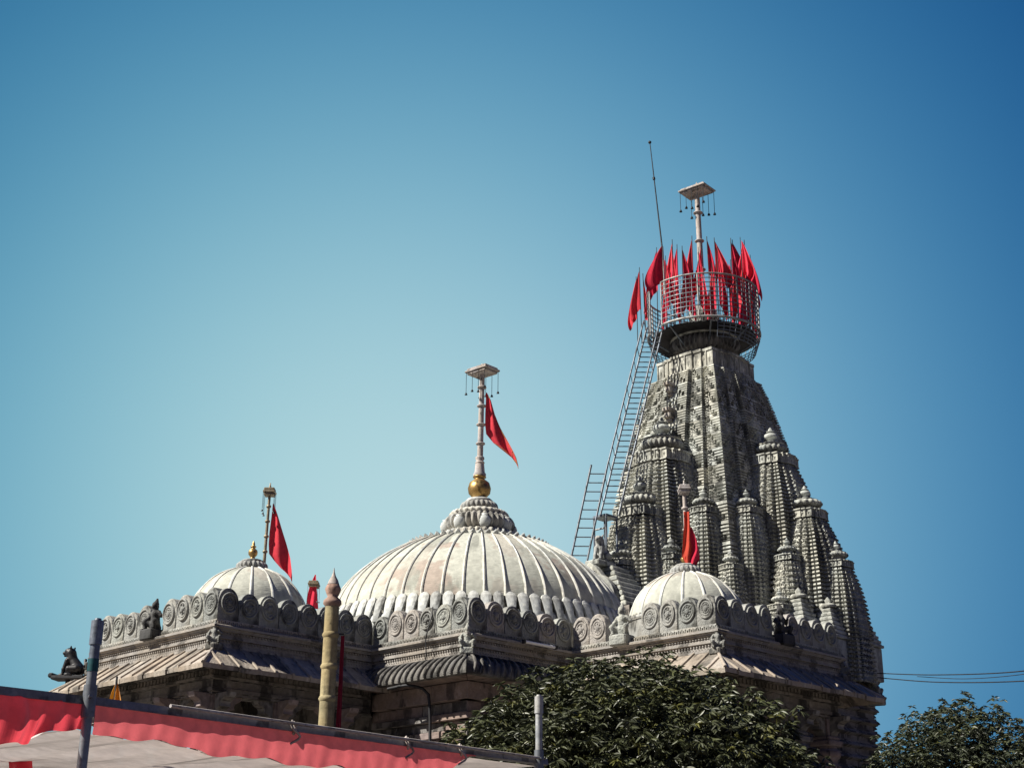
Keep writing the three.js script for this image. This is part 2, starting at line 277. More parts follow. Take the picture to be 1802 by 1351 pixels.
function parapet(par, e, skip) { // e: centre, turn, length, mitres of one straight edge
  const L = e.L, n = Math.round(L / 0.475), pitch = L / n;
  for (let i = 0; i < n; i++) { const x = -L / 2 + (i + 0.5) * pitch; if (skip && Math.abs(x - skip) < 0.27) continue;
    const [px, pz] = worldOf(e, x, 0.0 + rr(-0.012, 0.006)); const mt = pick(MT.parapet);
    const m = put(merlonGeo, 'merlon', mt, par, [px, Y0 + 0.115, pz], e.th + rr(-0.012, 0.012)); m.scale.set(pitch / 0.475 * 0.985, rr(1.02, 1.18), 1); m.rotation.z = rr(-0.025, 0.025);
    const md = put(pick(medals), 'medallion', mt, m, [rr(-0.008, 0.008), 0.29 + rr(-0.01, 0.01), -0.002 - rr(0, 0.008)], 0); md.scale.set(rr(1.06, 1.2), rr(1.0, 1.1), rr(0.8, 1.4)); md.rotation.z = rr(0, 6.2);
  }
  const [ex, ez] = [e.x, e.z];
  { // little arched frieze under the merlons
    const m = new MB(); m.sweep([[-0.05, Y0 + 0.122], [0.008, Y0 + 0.122], [0.008, Y0 + 0.10], [-0.012, Y0 + 0.098], [-0.012, Y0 + 0.01]], L, e.ea, e.eb);
    const k = Math.floor(L / 0.088); for (let i = 0; i < k; i++) { const x = -L / 2 + (i + 0.5) * L / k; m.box(x - 0.024, Y0 + 0.055, 0.0, 0.018, 0.088, 0.028); m.box(x + 0.024, Y0 + 0.055, 0.0, 0.018, 0.088, 0.028); m.box(x, Y0 + 0.089, 0.0, 0.03, 0.020, 0.026); }
    put(m.mesh(null).geometry, 'arched_frieze', pick(MT.parapet), par, [ex, 0, ez], e.th);
  }
  { // cornice below it
    const m = new MB(); m.sweep([[-0.08, Y0 + 0.012], [0.10, Y0 + 0.012], [0.13, Y0 - 0.005], [0.13, Y0 - 0.045], [0.10, Y0 - 0.06], [0.09, Y0 - 0.075], [0.075, Y0 - 0.078], [0.075, Y0 - 0.10], [0.02, Y0 - 0.115], [0.02, Y0 - 0.20], [0.05, Y0 - 0.205], [0.05, Y0 - 0.235], [0.0, Y0 - 0.25], [0.0, Y0 - 0.345], [0.035, Y0 - 0.35], [0.035, Y0 - 0.40], [-0.02, Y0 - 0.40]], L, e.ea, e.eb);
    const k = Math.floor(L / 0.07); for (let i = 0; i < k; i++) { const x = -L / 2 + (i + 0.5) * L / k; m.box(x, Y0 - 0.128, 0.032, 0.036, 0.03, 0.03); m.box(x, Y0 - 0.268, 0.012, 0.03, 0.03, 0.03); m.box(x + 0.02, Y0 - 0.335, 0.008, 0.04, 0.02, 0.022); }
    put(m.mesh(null).geometry, 'cornice', MT.cornice, par, [ex, 0, ez], e.th);
  }
}
function slopedEave(par, e, out = 0.65, yT = 6.32, yB = 5.79) { // stone roof slabs with raised battens
  const g = part('eave', par, [e.x, 0, e.z], e.th), L = e.L, xa = (z) => -L / 2 - e.ea2 * z, xb = (z) => L / 2 + e.eb2 * z;
  const X0 = xa(out), X1 = xb(out), n = Math.round((X1 - X0) / 0.40), w = (X1 - X0) / n;
  const yl = (z) => yT + (yB + 0.07 - yT) * (z / out);
  for (let i = 0; i < n; i++) {
    const l = X0 + i * w + 0.004, r = X0 + (i + 1) * w - 0.004, m = new MB(), dz = rr(-0.02, 0.02), dy = rr(-0.006, 0.006), K = 6, top = [], bot = [];
    for (let k = 0; k <= K; k++) { const z = (out + dz) * k / K, a = Math.min(Math.max(l, xa(z)), xb(z)), b = Math.max(Math.min(r, xb(z)), xa(z)); top.push([[a, yl(z) + dy, z], [b, yl(z) + dy, z]]); bot.push([[a, yl(z) - 0.085, z - 0.01], [b, yl(z) - 0.085, z - 0.01]]); }
    for (let k = 0; k < K; k++) { m.quad(top[k][0], top[k + 1][0], top[k + 1][1], top[k][1]); m.quad(bot[k][1], bot[k + 1][1], bot[k + 1][0], bot[k][0]); m.quad(bot[k][0], bot[k + 1][0], top[k + 1][0], top[k][0]); m.quad(top[k][1], top[k + 1][1], bot[k + 1][1], bot[k][1]); }
    m.quad(bot[K][0], bot[K][1], top[K][1], top[K][0]);
    m.build('eave_slab', pick(MT.eave), g);
    if (i) { const b = new MB(), x = X0 + i * w, zs = [0, out]; for (const z of [0, 1]) zs[z] = z ? out : Math.max(0, x < -L / 2 ? (-L / 2 - x) / (e.ea2 || 1) : (x > L / 2 ? (x - L / 2) / (e.eb2 || 1) : 0));
      if (zs[1] - zs[0] > 0.08) { const q = (x_, z, h) => [x_, yl(z) + h, z]; const [z0, z1] = zs, v = 0.028; b.hex([q(x - v, z1 + 0.01, 0), q(x + v, z1 + 0.01, 0), q(x + v, z0, 0), q(x - v, z0, 0), q(x - v * 0.7, z1 + 0.01, 0.04), q(x + v * 0.7, z1 + 0.01, 0.04), q(x + v * 0.7, z0, 0.04), q(x - v * 0.7, z0, 0.04)]); b.build('batten', pick(MT.eave), g); } }
  }
  const hip = new MB(); if (e.eb2 === 1) { hip.tube([L / 2, yT, 0], [L / 2 + out, yB + 0.075, out], 0.035, 0.035, 6); hip.build('hip_ridge', MT.eave[2], g); }
  return g;
}
function roundEave(par, e) { // short quarter-round eave with slanting ribs
  const g = part('eave', par, [e.x, 0, e.z], e.th), L = e.L, pr = []; for (let k = 0; k <= 8; k++) { const a = k / 8 * PI * 0.5; pr.push([0.02 + 0.36 * Math.sin(a), 6.30 - 0.34 * (1 - Math.cos(a)) - 0.03]); }
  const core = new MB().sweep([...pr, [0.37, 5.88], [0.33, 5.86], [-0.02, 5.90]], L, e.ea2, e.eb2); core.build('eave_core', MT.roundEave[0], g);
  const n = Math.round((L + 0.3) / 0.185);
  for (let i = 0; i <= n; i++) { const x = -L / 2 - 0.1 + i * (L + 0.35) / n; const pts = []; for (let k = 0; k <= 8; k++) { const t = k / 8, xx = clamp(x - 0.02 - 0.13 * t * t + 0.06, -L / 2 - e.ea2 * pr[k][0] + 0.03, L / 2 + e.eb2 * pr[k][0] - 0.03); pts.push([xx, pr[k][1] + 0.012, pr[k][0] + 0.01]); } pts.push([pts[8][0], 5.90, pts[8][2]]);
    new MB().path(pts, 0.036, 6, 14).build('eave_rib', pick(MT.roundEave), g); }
}
function courses(par, e, list, z0 = -0.02) { // wall of stone blocks, one course per list entry [y0, y1, out]
  const g = part('wall', par, [e.x, 0, e.z], e.th);
  for (const [ya, yb, out, mi] of list) { const L = e.L, X0 = -L / 2 - e.ea * (z0 + out), X1 = L / 2 + e.eb * (z0 + out), n = Math.max(1, Math.round((X1 - X0) / rr(0.6, 0.95))); let x = X0; const cut = []; for (let i = 1; i < n; i++) cut.push(X0 + (X1 - X0) * (i + rr(-0.22, 0.22)) / n); cut.push(X1);
    for (const c of cut) { const d = rr(-0.008, 0.008); new MB().cbox((x + c) / 2, (ya + yb) / 2, z0 + (out + d) / 2 - 0.1, c - x - 0.010, yb - ya - 0.008, out + d + 0.2, 0.012).build('stone_block', mi === undefined ? pick(MT.wall) : MT.wall[mi], g); x = c; } }
}
const wallCourses = [[5.52, 5.86, 0.16, 2], [5.30, 5.52, 0.02], [5.16, 5.30, 0.10], [4.98, 5.16, 0.00], [4.84, 4.98, 0.08], [4.56, 4.84, 0.02, 2], [4.42, 4.56, 0.12], [4.30, 4.42, 0.05], [4.08, 4.30, 0.0], [3.94, 4.08, 0.10], [3.6, 3.94, 0.03], [3.2, 3.6, 0.05], [2.6, 3.2, 0.0], [1.8, 2.6, 0.02], [0.9, 1.8, 0.0], [0, 0.9, 0.12]];

// ---------------------------------------------------------------- carved stone figures (one continuous surface each)
function sdfMesh(bones, c, half, res, k, eps) {
  const mc = new MarchingCubes(res, new THREE.MeshBasicMaterial(), false, false, 60000); mc.isolation = 0;
  const s2 = res * res, hs = res / 2;
  for (let z = 0; z < res; z++) for (let y = 0; y < res; y++) for (let x = 0; x < res; x++) {
    const p = [c[0] + (x - hs) / hs * half, c[1] + (y - hs) / hs * half, c[2] + (z - hs) / hs * half]; let d = 1e3;
    for (const [a, b, ra, rb] of bones) { const ab = [b[0] - a[0], b[1] - a[1], b[2] - a[2]], ap = [p[0] - a[0], p[1] - a[1], p[2] - a[2]], l = ab[0] * ab[0] + ab[1] * ab[1] + ab[2] * ab[2]; const t = l < 1e-9 ? 0 : clamp((ap[0] * ab[0] + ap[1] * ab[1] + ap[2] * ab[2]) / l); const e = Math.hypot(ap[0] - ab[0] * t, ap[1] - ab[1] * t, ap[2] - ab[2] * t) - lerp(ra, rb, t); const h = clamp(0.5 + 0.5 * (d - e) / k); d = lerp(d, e, h) - k * h * (1 - h); }
    mc.field[x + y * res + z * s2] = -d;
  }
  mc.update(); const m = new MB(), n = mc.count, P = mc.positionArray, Nn = mc.normalArray;
  const at = (i) => [c[0] + P[i * 3] * half, c[1] + P[i * 3 + 1] * half, c[2] + P[i * 3 + 2] * half], nn = (i) => { const q = V(Nn[i * 3], Nn[i * 3 + 1], Nn[i * 3 + 2]).normalize(); return [q.x, q.y, q.z]; };
  for (let i = 0; i + 2 < n; i += 3) m.tri(at(i), at(i + 1), at(i + 2), nn(i), nn(i + 1), nn(i + 2));
  return m;
}
const B = (a, b, ra, rb = ra) => [a, b, ra, rb];
const figureGeo = sdfMesh([ // crouching attendant, knees apart, hands on the thighs, tall headdress
  B([0, 0.16, 0], [0, 0.36, 0.01], 0.10, 0.095), B([0, 0.36, 0.01], [0, 0.44, 0.02], 0.10, 0.06), B([0, 0.5, 0.03], [0, 0.55, 0.04], 0.065, 0.07), B([0, 0.58, 0.02], [0, 0.68, 0.0], 0.06, 0.025), B([0, 0.50, 0.1], [0, 0.53, 0.1], 0.02, 0.015),
  B([-0.07, 0.12, 0.02], [-0.18, 0.18, 0.15], 0.07, 0.05), B([-0.18, 0.18, 0.15], [-0.15, 0.02, 0.13], 0.05, 0.035), B([-0.15, 0.02, 0.13], [-0.16, 0.015, 0.2], 0.035, 0.025),
  B([0.07, 0.12, 0.02], [0.18, 0.18, 0.15], 0.07, 0.05), B([0.18, 0.18, 0.15], [0.15, 0.02, 0.13], 0.05, 0.035), B([0.15, 0.02, 0.13], [0.16, 0.015, 0.2], 0.035, 0.025),
  B([-0.11, 0.39, 0.01], [-0.2, 0.28, 0.03], 0.045, 0.036), B([-0.2, 0.28, 0.03], [-0.16, 0.22, 0.15], 0.036, 0.026), B([0.11, 0.39, 0.01], [0.21, 0.3, 0.02], 0.045, 0.036), B([0.21, 0.3, 0.02], [0.13, 0.36, 0.12], 0.036, 0.026),
  B([0, 0.06, -0.02], [0, 0.14, 0], 0.12, 0.1), B([-0.075, 0.53, 0.02], [-0.085, 0.49, 0.02], 0.018, 0.018), B([0.075, 0.53, 0.02], [0.085, 0.49, 0.02], 0.018, 0.018)], [0, 0.36, 0.04], 0.40, 64, 0.035).mesh(null).geometry;
const lionGeo = sdfMesh([ // seated lion, head lifted, mane, forelegs straight
  B([0, 0.22, -0.18], [0, 0.52, 0.04], 0.17, 0.13), B([0, 0.52, 0.04], [0, 0.66, 0.08], 0.14, 0.14), B([0, 0.70, 0.1], [0, 0.72, 0.14], 0.13, 0.11), B([0, 0.69, 0.2], [0, 0.68, 0.28], 0.075, 0.055), B([0, 0.62, 0.2], [0, 0.60, 0.26], 0.04, 0.03),
  B([-0.09, 0.45, 0.12], [-0.1, 0.2, 0.2], 0.075, 0.055), B([-0.1, 0.2, 0.2], [-0.1, 0.04, 0.22], 0.055, 0.045), B([-0.1, 0.04, 0.22], [-0.1, 0.035, 0.31], 0.045, 0.04), B([0.09, 0.45, 0.12], [0.1, 0.2, 0.2], 0.075, 0.055), B([0.1, 0.2, 0.2], [0.1, 0.04, 0.22], 0.055, 0.045), B([0.1, 0.04, 0.22], [0.1, 0.035, 0.31], 0.045, 0.04),
  B([-0.13, 0.2, -0.2], [-0.18, 0.2, 0.0], 0.13, 0.09), B([-0.18, 0.15, 0.02], [-0.17, 0.04, -0.06], 0.07, 0.05), B([-0.17, 0.04, -0.06], [-0.17, 0.035, 0.1], 0.05, 0.04), B([0.13, 0.2, -0.2], [0.18, 0.2, 0.0], 0.13, 0.09), B([0.18, 0.15, 0.02], [0.17, 0.04, -0.06], 0.07, 0.05), B([0.17, 0.04, -0.06], [0.17, 0.035, 0.1], 0.05, 0.04),
  B([0, 0.12, -0.33], [0.1, 0.3, -0.42], 0.035, 0.03), B([0.1, 0.3, -0.42], [0.02, 0.46, -0.38], 0.03, 0.045), B([-0.09, 0.8, 0.06], [-0.11, 0.85, 0.05], 0.035, 0.02), B([0.09, 0.8, 0.06], [0.11, 0.85, 0.05], 0.035, 0.02), B([-0.05, 0.75, 0.2], [-0.05, 0.75, 0.21], 0.03, 0.03), B([0.05, 0.75, 0.2], [0.05, 0.75, 0.21], 0.03, 0.03)], [0, 0.43, -0.04], 0.50, 72, 0.03).mesh(null).geometry;

// ---------------------------------------------------------------- porches
function bracketGeo() { const s = new THREE.Shape(); s.moveTo(0, 0); s.quadraticCurveTo(0.05, 0.10, 0.20, 0.12); s.quadraticCurveTo(0.16, 0.2, 0.26, 0.24); s.quadraticCurveTo(0.34, 0.26, 0.36, 0.34); s.lineTo(0, 0.34); s.lineTo(0, 0);
  return new MB().geo(new THREE.ExtrudeGeometry(s, { depth: 0.2, bevelEnabled: true, bevelThickness: 0.015, bevelSize: 0.012, bevelSegments: 1, curveSegments: 6 }), M4().makeTranslation(0, 0, -0.1)).mesh(null).geometry; }
const bracketG = bracketGeo();
const columnG = (() => { const m = new MB();
  m.cbox(0, 0.3, 0, 0.62, 0.6, 0.62, 0.03); m.cbox(0, 0.72, 0, 0.52, 0.24, 0.52, 0.03);
  const oc = M4().makeRotationY(PI / 8); m.lathe([[0.25, 0.84], [0.25, 3.2], [0.235, 3.21], [0.235, 3.3], [0.27, 3.32], [0.27, 3.4], [0.22, 3.43], [0.21, 4.15], [0.245, 4.18], [0.245, 4.25], [0.2, 4.28], [0.2, 4.36], [0.26, 4.4], [0.285, 4.46], [0.26, 4.52], [0.2, 4.55], [0.2, 4.6]], 16, oc);
  m.cbox(0, 4.66, 0, 0.5, 0.11, 0.5, 0.025); m.cbox(0, 4.755, 0, 0.42, 0.07, 0.42, 0.02); m.cbox(0, 4.955, 0, 0.36, 0.33, 0.36, 0.02);
  for (let k = 0; k < 16; k++) { const t = k / 16 * 2 * PI; m.geo(new THREE.SphereGeometry(0.042, 6, 5), M4().makeTranslation(0.225 * Math.sin(t), 4.21, 0.225 * Math.cos(t))); }
  return m.mesh(null).geometry; })();
function column(par, x, z) { const c = put(columnG, 'column', pick(MT.wall), par, [x, 0, z]); c.scale.y = 1.0645; for (let k = 0; k < 4; k++) { const t = k * PI / 2; const b = put(bracketG, 'bracket', pick(MT.wall), c, [0.17 * Math.cos(t), 4.79, -0.17 * Math.sin(t)], t); } }
function porch(label, cx, cz, turn, o) {
  const w = o.w, hd = o.d / 2, t = thing('temple_porch', label, 'porch', [cx, 0, cz], turn);
  const F = { x: 0, z: hd, th: 0, L: 2 * w, ea: 1, eb: 1, ea2: 1, eb2: 1 }, R = { x: w, z: 0, th: PI / 2, L: o.d, ea: 1, eb: -1, ea2: 1, eb2: 0 }, Lf = { x: -w, z: 0, th: -PI / 2, L: o.d, ea: -1, eb: 1, ea2: 0, eb2: 1 };
  if (!o.plain) { parapet(t, F, o.skipF); parapet(t, R, o.skipR); parapet(t, Lf, o.skipL); for (const e of [F, R, Lf]) slopedEave(t, e); }
  new MB().box(0, 6.5, -0.0, 2 * w - 0.1, 0.42, o.d - 0.1).build('roof_slab', MT.wash, t);
  new MB().box(0, 6.18, 0.0, 2 * w - 0.06, 0.22, o.d - 0.04).build('ceiling_slab', MT.inner, t);
  if (!o.plain) {
    for (const e of [F, R, Lf]) { const m = new MB(); m.sweep([[-0.05, 6.2], [-0.05, 6.0], [0.06, 5.98], [0.06, 5.92], [-0.02, 5.90], [-0.02, 5.79], [0.03, 5.78], [0.03, 5.73], [-0.06, 5.72], [-0.06, 5.58], [-0.02, 5.57], [-0.02, 5.50], [-0.06, 5.49], [-0.06, 5.45], [-0.46, 5.45], [-0.46, 6.1]], e.L, e.ea, e.eb); const k = Math.floor(e.L / 0.12); for (let i = 0; i < k; i++) m.box(-e.L / 2 + (i + 0.5) * e.L / k, 5.845, -0.01, 0.05, 0.08, 0.03); put(m.mesh(null).geometry, 'beam', MT.wall[(e.th !== 0) + 0], t, [e.x, 0, e.z], e.th); }
    for (const [x, z] of [[-w + 0.26, hd - 0.26], [w - 0.26, hd - 0.26], [-w + 0.26, -hd + 0.6], [w - 0.26, -hd + 0.6], [-0.72, hd - 0.26], [0.72, hd - 0.26], [w - 0.26, 0.2], [-w + 0.26, 0.2]]) column(t, x, z);
    // corner figures under the parapet
    for (const s of [-1, 1]) { const f = put(figureGeo, 'corner_carving', MT.parapet[2], t, [s * (w + 0.06), Y0 - 0.36, hd + 0.06], s * PI / 4); f.scale.setScalar(0.62); new MB().cbox(s * (w + 0.045), Y0 - 0.42, hd + 0.045, 0.26, 0.14, 0.26, 0.03).build('corner_corbel', MT.parapet[2], t); }
    // half wall with its sloping seat back between the columns
    new MB().box(0, 0.6, 0, 2 * w, 1.2, o.d).build('plinth', MT.wall[1], t);
  } else new MB().box(0, 3.1, 0, 2 * w - 0.1, 6.2, o.d - 0.04).build('wall', MT.wall[0], t);
  const dz = o.domeZ; const dm = buildDome(t, { R: 1.22, hb: 7.45, rise: 1.05, n: 1.9, ribs: 16, pos: [o.domeX || 0, 0, dz], ru: 0.36, u0: o.u0, v0: 0.1, rw: 0.035, rh: 0.03, rTop: 0.9 });
  // collar, ribbed cushion and gilt finial
  new MB().lathe([[0.5, 8.33], [0.46, 8.40], [0.40, 8.43], [0.3, 8.44]], 48, null, ribs(24, 0.16)).build('lotus_collar', MT.washGrey, dm);
  const am = amalaka(0.34, 0.2, 20).build('ribbed_cushion', MT.washGrey, dm); am.position.y = 8.42;
  new MB().lathe([[0.2, 8.6], [0.26, 8.63], [0.2, 8.67], [0.1, 8.69]], 20).build('cap', MT.washGrey, dm);
  const fz = new MB().lathe(potProf(o.potR || 0.1, o.potH || 0.42), 20).build('finial', MT.gold, dm); fz.position.set(0, 8.67, 0);
  return t;
}
const porchA = porch('sunlit left porch with medallion parapet, ribbed cream dome and red flag', 0, 6.886, 0, { w: 2.16, d: 3.77, domeZ: -0.286, u0: 0.1, skipF: 0.0001 });
const porchB = porch('right porch behind the mango tree with cream dome and orange-wrapped pole', 6.85, 0, PI / 2, { w: 2.06, d: 3.67, domeZ: -0.45, u0: 0.52, skipF: 0.0001, skipL: -0.45, potH: 0.3 });
porch('far porch hidden behind the great dome, only its pennant showing', -6.85, 0, -PI / 2, { w: 2.1, d: 3.7, domeZ: -0.25, u0: 0.8, plain: true });

// ---------------------------------------------------------------- hall with the great ribbed dome
const hall = thing('temple_hall', 'central temple hall under the great ribbed cream dome', 'temple', [0, 0, 0]);
{
  const E = [
    { x: 3.58, z: 5, th: 0, L: 2.84, ea: -1, eb: 1, ea2: 0, eb2: 1 }, { x: -3.58, z: 5, th: 0, L: 2.84, ea: 1, eb: -1, ea2: 1, eb2: 0 },
    { x: 5.014, z: 3.53, th: PI / 2, L: 2.94, ea: 1, eb: -1, ea2: 1, eb2: 0 }, { x: 5.014, z: -3.53, th: PI / 2, L: 2.94, ea: -1, eb: 1, ea2: 0, eb2: 1 },
  ];
  for (const e of E) { parapet(hall, e); roundEave(hall, e); courses(hall, e, wallCourses, -0.36); new MB().sweep([[0.33, 5.87], [-0.4, 5.87]], e.L, e.ea2, e.eb2).build('soffit', MT.wall[2], hall).position.set(e.x, 0, e.z); hall.children[hall.children.length - 1].rotation.y = e.th; }
  new MB().box(0, 6.49, 0, 9.9, 0.44, 9.9).build('roof_slab', MT.wash, hall);
  new MB().box(0, 3.13, 0, 9.16, 6.26, 9.16).build('wall_core', MT.wall[1], hall);
  for (const [x, z, r] of [[5.06, 5.06, PI / 4], [5.06, -5.06, 3 * PI / 4]]) { const f = put(figureGeo, 'corner_carving', MT.parapet[3], hall, [x, Y0 - 0.30, z], r); f.scale.setScalar(0.7); const b = new MB().cbox(0, 0, 0, 0.28, 0.14, 0.28, 0.03).build('corner_corbel', MT.parapet[3], hall); b.position.set(x, Y0 - 0.36, z); b.rotation.y = r; }
  const dm = buildDome(hall, { R: 3.58, hb: 8.2, rise: 2.28, n: 1.72, ribs: 48, petals: 84, pos: [0, 0, 0], ru: 1, u0: 0, v0: 0, rw: 0.034, rh: 0.045, rTop: 0.62 });
  // leafy ring where the ribs end
  { const lg = (() => { const m = new MB(); const s = new THREE.Shape(); s.moveTo(-0.07, 0); s.quadraticCurveTo(-0.09, 0.10, 0, 0.17); s.quadraticCurveTo(0.09, 0.10, 0.07, 0); m.geo(new THREE.ExtrudeGeometry(s, { depth: 0.03, bevelEnabled: true, bevelSize: 0.012, bevelThickness: 0.012, bevelSegments: 1, curveSegments: 5 })); return m.mesh(null).geometry; })();
    new MB().lathe([[1.72, 9.98], [1.70, 10.06], [1.60, 10.10], [1.0, 10.34], [0.6, 10.42]], 64).build('crown_ring', MT.wash, dm);
    for (let k = 0; k < 60; k++) { const t = k / 60 * 2 * PI; const l = put(lg, 'crown_leaf', k % 3 ? MT.wash : MT.washGrey, dm, [1.66 * Math.sin(t), 10.02, 1.66 * Math.cos(t)], t); l.rotation.order = 'YXZ'; l.rotation.x = 0.55; } }
  new MB().lathe([[0.95, 10.30], [1.02, 10.36], [0.98, 10.44], [0.80, 10.48]], 144, null, ribs(36, 0.10)).build('lotus_base', MT.wash, dm);
  const a1 = amalaka(0.90, 0.46, 34).build('ribbed_cushion', MT.washGrey, dm); a1.position.y = 10.46;
  for (let k = 0; k < 8; k++) { const t = k / 8 * 2 * PI + 0.2; const pz = new MB().lathe([[0.01, 0], [0.10, 0.0], [0.13, 0.08], [0.15, 0.17], [0.12, 0.26], [0.07, 0.30], [0.09, 0.33], [0.01, 0.36]], 14).build('corner_pot', MT.wash, dm); pz.position.set(0.82 * Math.sin(t), 10.46, 0.82 * Math.cos(t)); }
  new MB().lathe([[0.70, 10.90], [0.76, 10.95], [0.7, 11.02], [0.5, 11.06]], 96, null, ribs(28, 0.1)).build('lotus_tier', MT.wash, dm);
  const a2 = amalaka(0.48, 0.24, 22).build('ribbed_cushion', MT.washGrey, dm); a2.position.y = 11.05;
  new MB().lathe([[0.30, 11.27], [0.36, 11.31], [0.30, 11.37], [0.15, 11.40]], 24).build('cap', MT.wash, dm);
  new MB().lathe([[0.12, 11.38], [0.17, 11.42], [0.27, 11.53], [0.29, 11.66], [0.25, 11.80], [0.14, 11.89], [0.12, 11.92], [0.17, 11.95], [0.15, 11.99], [0.09, 12.02]], 36).build('golden_pot', MT.gold, dm);
}

// ---------------------------------------------------------------- the great tower with its clustered spires
const TZ = -9.55;
const tower = thing('temple_tower', 'tall carved grey stone temple spire with clustered side spires', 'tower', [0, 0, TZ]);
const coreTab = [[6.5, 2.5], [9, 2.45], [11, 2.30], [13, 2.05], [14, 1.88], [15, 1.68], [16, 1.46], [16.5, 1.34], [17.05, 1.18], [17.6, 1.0]];
const coreS = (h) => { for (let i = 1; i < coreTab.length; i++) if (h <= coreTab[i][0]) { const [a, b] = [coreTab[i - 1], coreTab[i]]; return lerp(a[1], b[1], (h - a[0]) / (b[0] - a[0])); } return 1.0; };
// relief of one carved storey: p runs from the groove (0) to the outer edge (1), q from bottom to top
function storey(p, q) {
  if (q > 0.945) return 0.035; if (q < 0.05) return -0.05;
  const pb = 0.82 - 0.50 * Math.floor(q * 3.99) / 3;
  if (p > pb) { const f = (q * 6.0) % 1; return f > 0.1 && f < 0.72 ? 0.030 : -0.055; }
  const e = pb - p; // nested stepped gable beside the ledges, a bud in its middle
  if (e < 0.085) return -0.060; if (e < 0.19) return 0.032; if (e < 0.25) return -0.035;
  const d = Math.abs(p - 0.14); if (q > 0.10 && q < 0.70 - d * 1.6 && d < 0.17) return d < 0.035 ? -0.03 : 0.034;
  return 0.004;
}
const coreRows = (() => { const r = [17.05]; let u = 0.44; while (r[r.length - 1] > 8) { r.push(r[r.length - 1] - u); u = Math.min(0.66, u * 1.035); } return r.reverse(); })();
function coreR(a, h, row) {
  const b = Math.abs(a), q = (h - coreRows[row]) / (coreRows[row + 1] - coreRows[row]);
  const k = coreS(h) / 1.5;
  if (b > 0.695) return storey((b - 0.695) / 0.305, q);
  if (b > 0.66) return -0.16; if (b > 0.365) return 0.06 + storey((b - 0.365) / 0.295, q);
  if (b > 0.33) return -0.12; return 0.16 + storey(0.30 + 0.70 * b / 0.33, q);
}
const worn = (a, h) => { const v = Math.sin(Math.abs(a) * 127.1 + h * 311.7) * 43758.5453, w = Math.sin(Math.floor(Math.abs(a) * 9) * 12.9 + Math.floor(h * 7) * 78.2) * 4375.5; return 0.0035 * (v - Math.floor(v) - 0.5) + 0.007 * (w - Math.floor(w) - 0.6); }; // chipped and weathered edges
function reliefFace(mb, rows, sfun, R, aS, th) { // rows: heights; aS: positions across; R(a,h) outward relief
  const c = Math.cos(th), s = Math.sin(th), P = rows.map((h) => { const s0 = sfun(h), e = R(1, h) + worn(1, h); return aS.map((a) => { const x = a * (s0 + e), z = s0 + R(a, h) + worn(a, h); return [x * c + z * s, h, -x * s + z * c]; }); });
  for (let j = 0; j < rows.length - 1; j++) for (let i = 0; i < aS.length - 1; i++) mb.quad(P[j][i], P[j][i + 1], P[j + 1][i + 1], P[j + 1][i]);
}
const span = (a, b, n) => { const o = []; for (let i = 0; i <= n; i++) o.push(a + (b - a) * i / n); return o; };
{
  const core = part('central_spire', tower);
  const half = [[0.33, 0.365, ...span(0.365, 0.66, 16).slice(1)], [0.66, 0.695, ...span(0.695, 1, 16).slice(1)]], neg = (a) => a.map((v) => -v).reverse();
  const strips = [neg(half[1]), neg(half[0]), span(-0.33, 0.33, 30), half[0], half[1]], coarse = (k) => strips.flatMap((a, i) => a.filter((v, j) => j % k === 0 || j === 1 || j === a.length - 1).slice(i ? 1 : 0));
  for (let f = 0; f < 2; f++) for (let r = 0; r < coreRows.length - 1; r++) { // the two faces in view: each carved storey of each strip is a piece
    const y0 = coreRows[r], y1 = coreRows[r + 1], hs = span(y0, y1, 36).map((h, i) => i === 36 ? h - 1e-4 : h + 1e-4);
    if (y1 < 10) { const m = new MB(); reliefFace(m, span(y0, y1, 8), coreS, (a, h) => coreR(a, h, r), coarse(3), f * PI / 2); m.build('carved_panel', MT.tower[r % 4], core); continue; }
    for (const a of strips) { const m = new MB(); reliefFace(m, hs, coreS, (q, h) => coreR(q, h, r), a, f * PI / 2); m.build('carved_panel', pick(MT.tower), core); }
  }
  for (let f = 2; f < 4; f++) { const m = new MB(); for (let r = 0; r < coreRows.length - 1; r++) reliefFace(m, span(coreRows[r], coreRows[r + 1] - 1e-4, 12), coreS, (a, h) => coreR(a, h, r), coarse(4), f * PI / 2); m.build('carved_side', MT.tower[0], core); }
  new MB().box(0, 17.0, 0, 2.0, 0.1, 2.0).build('spire_core', MT.tower[3], core);
}
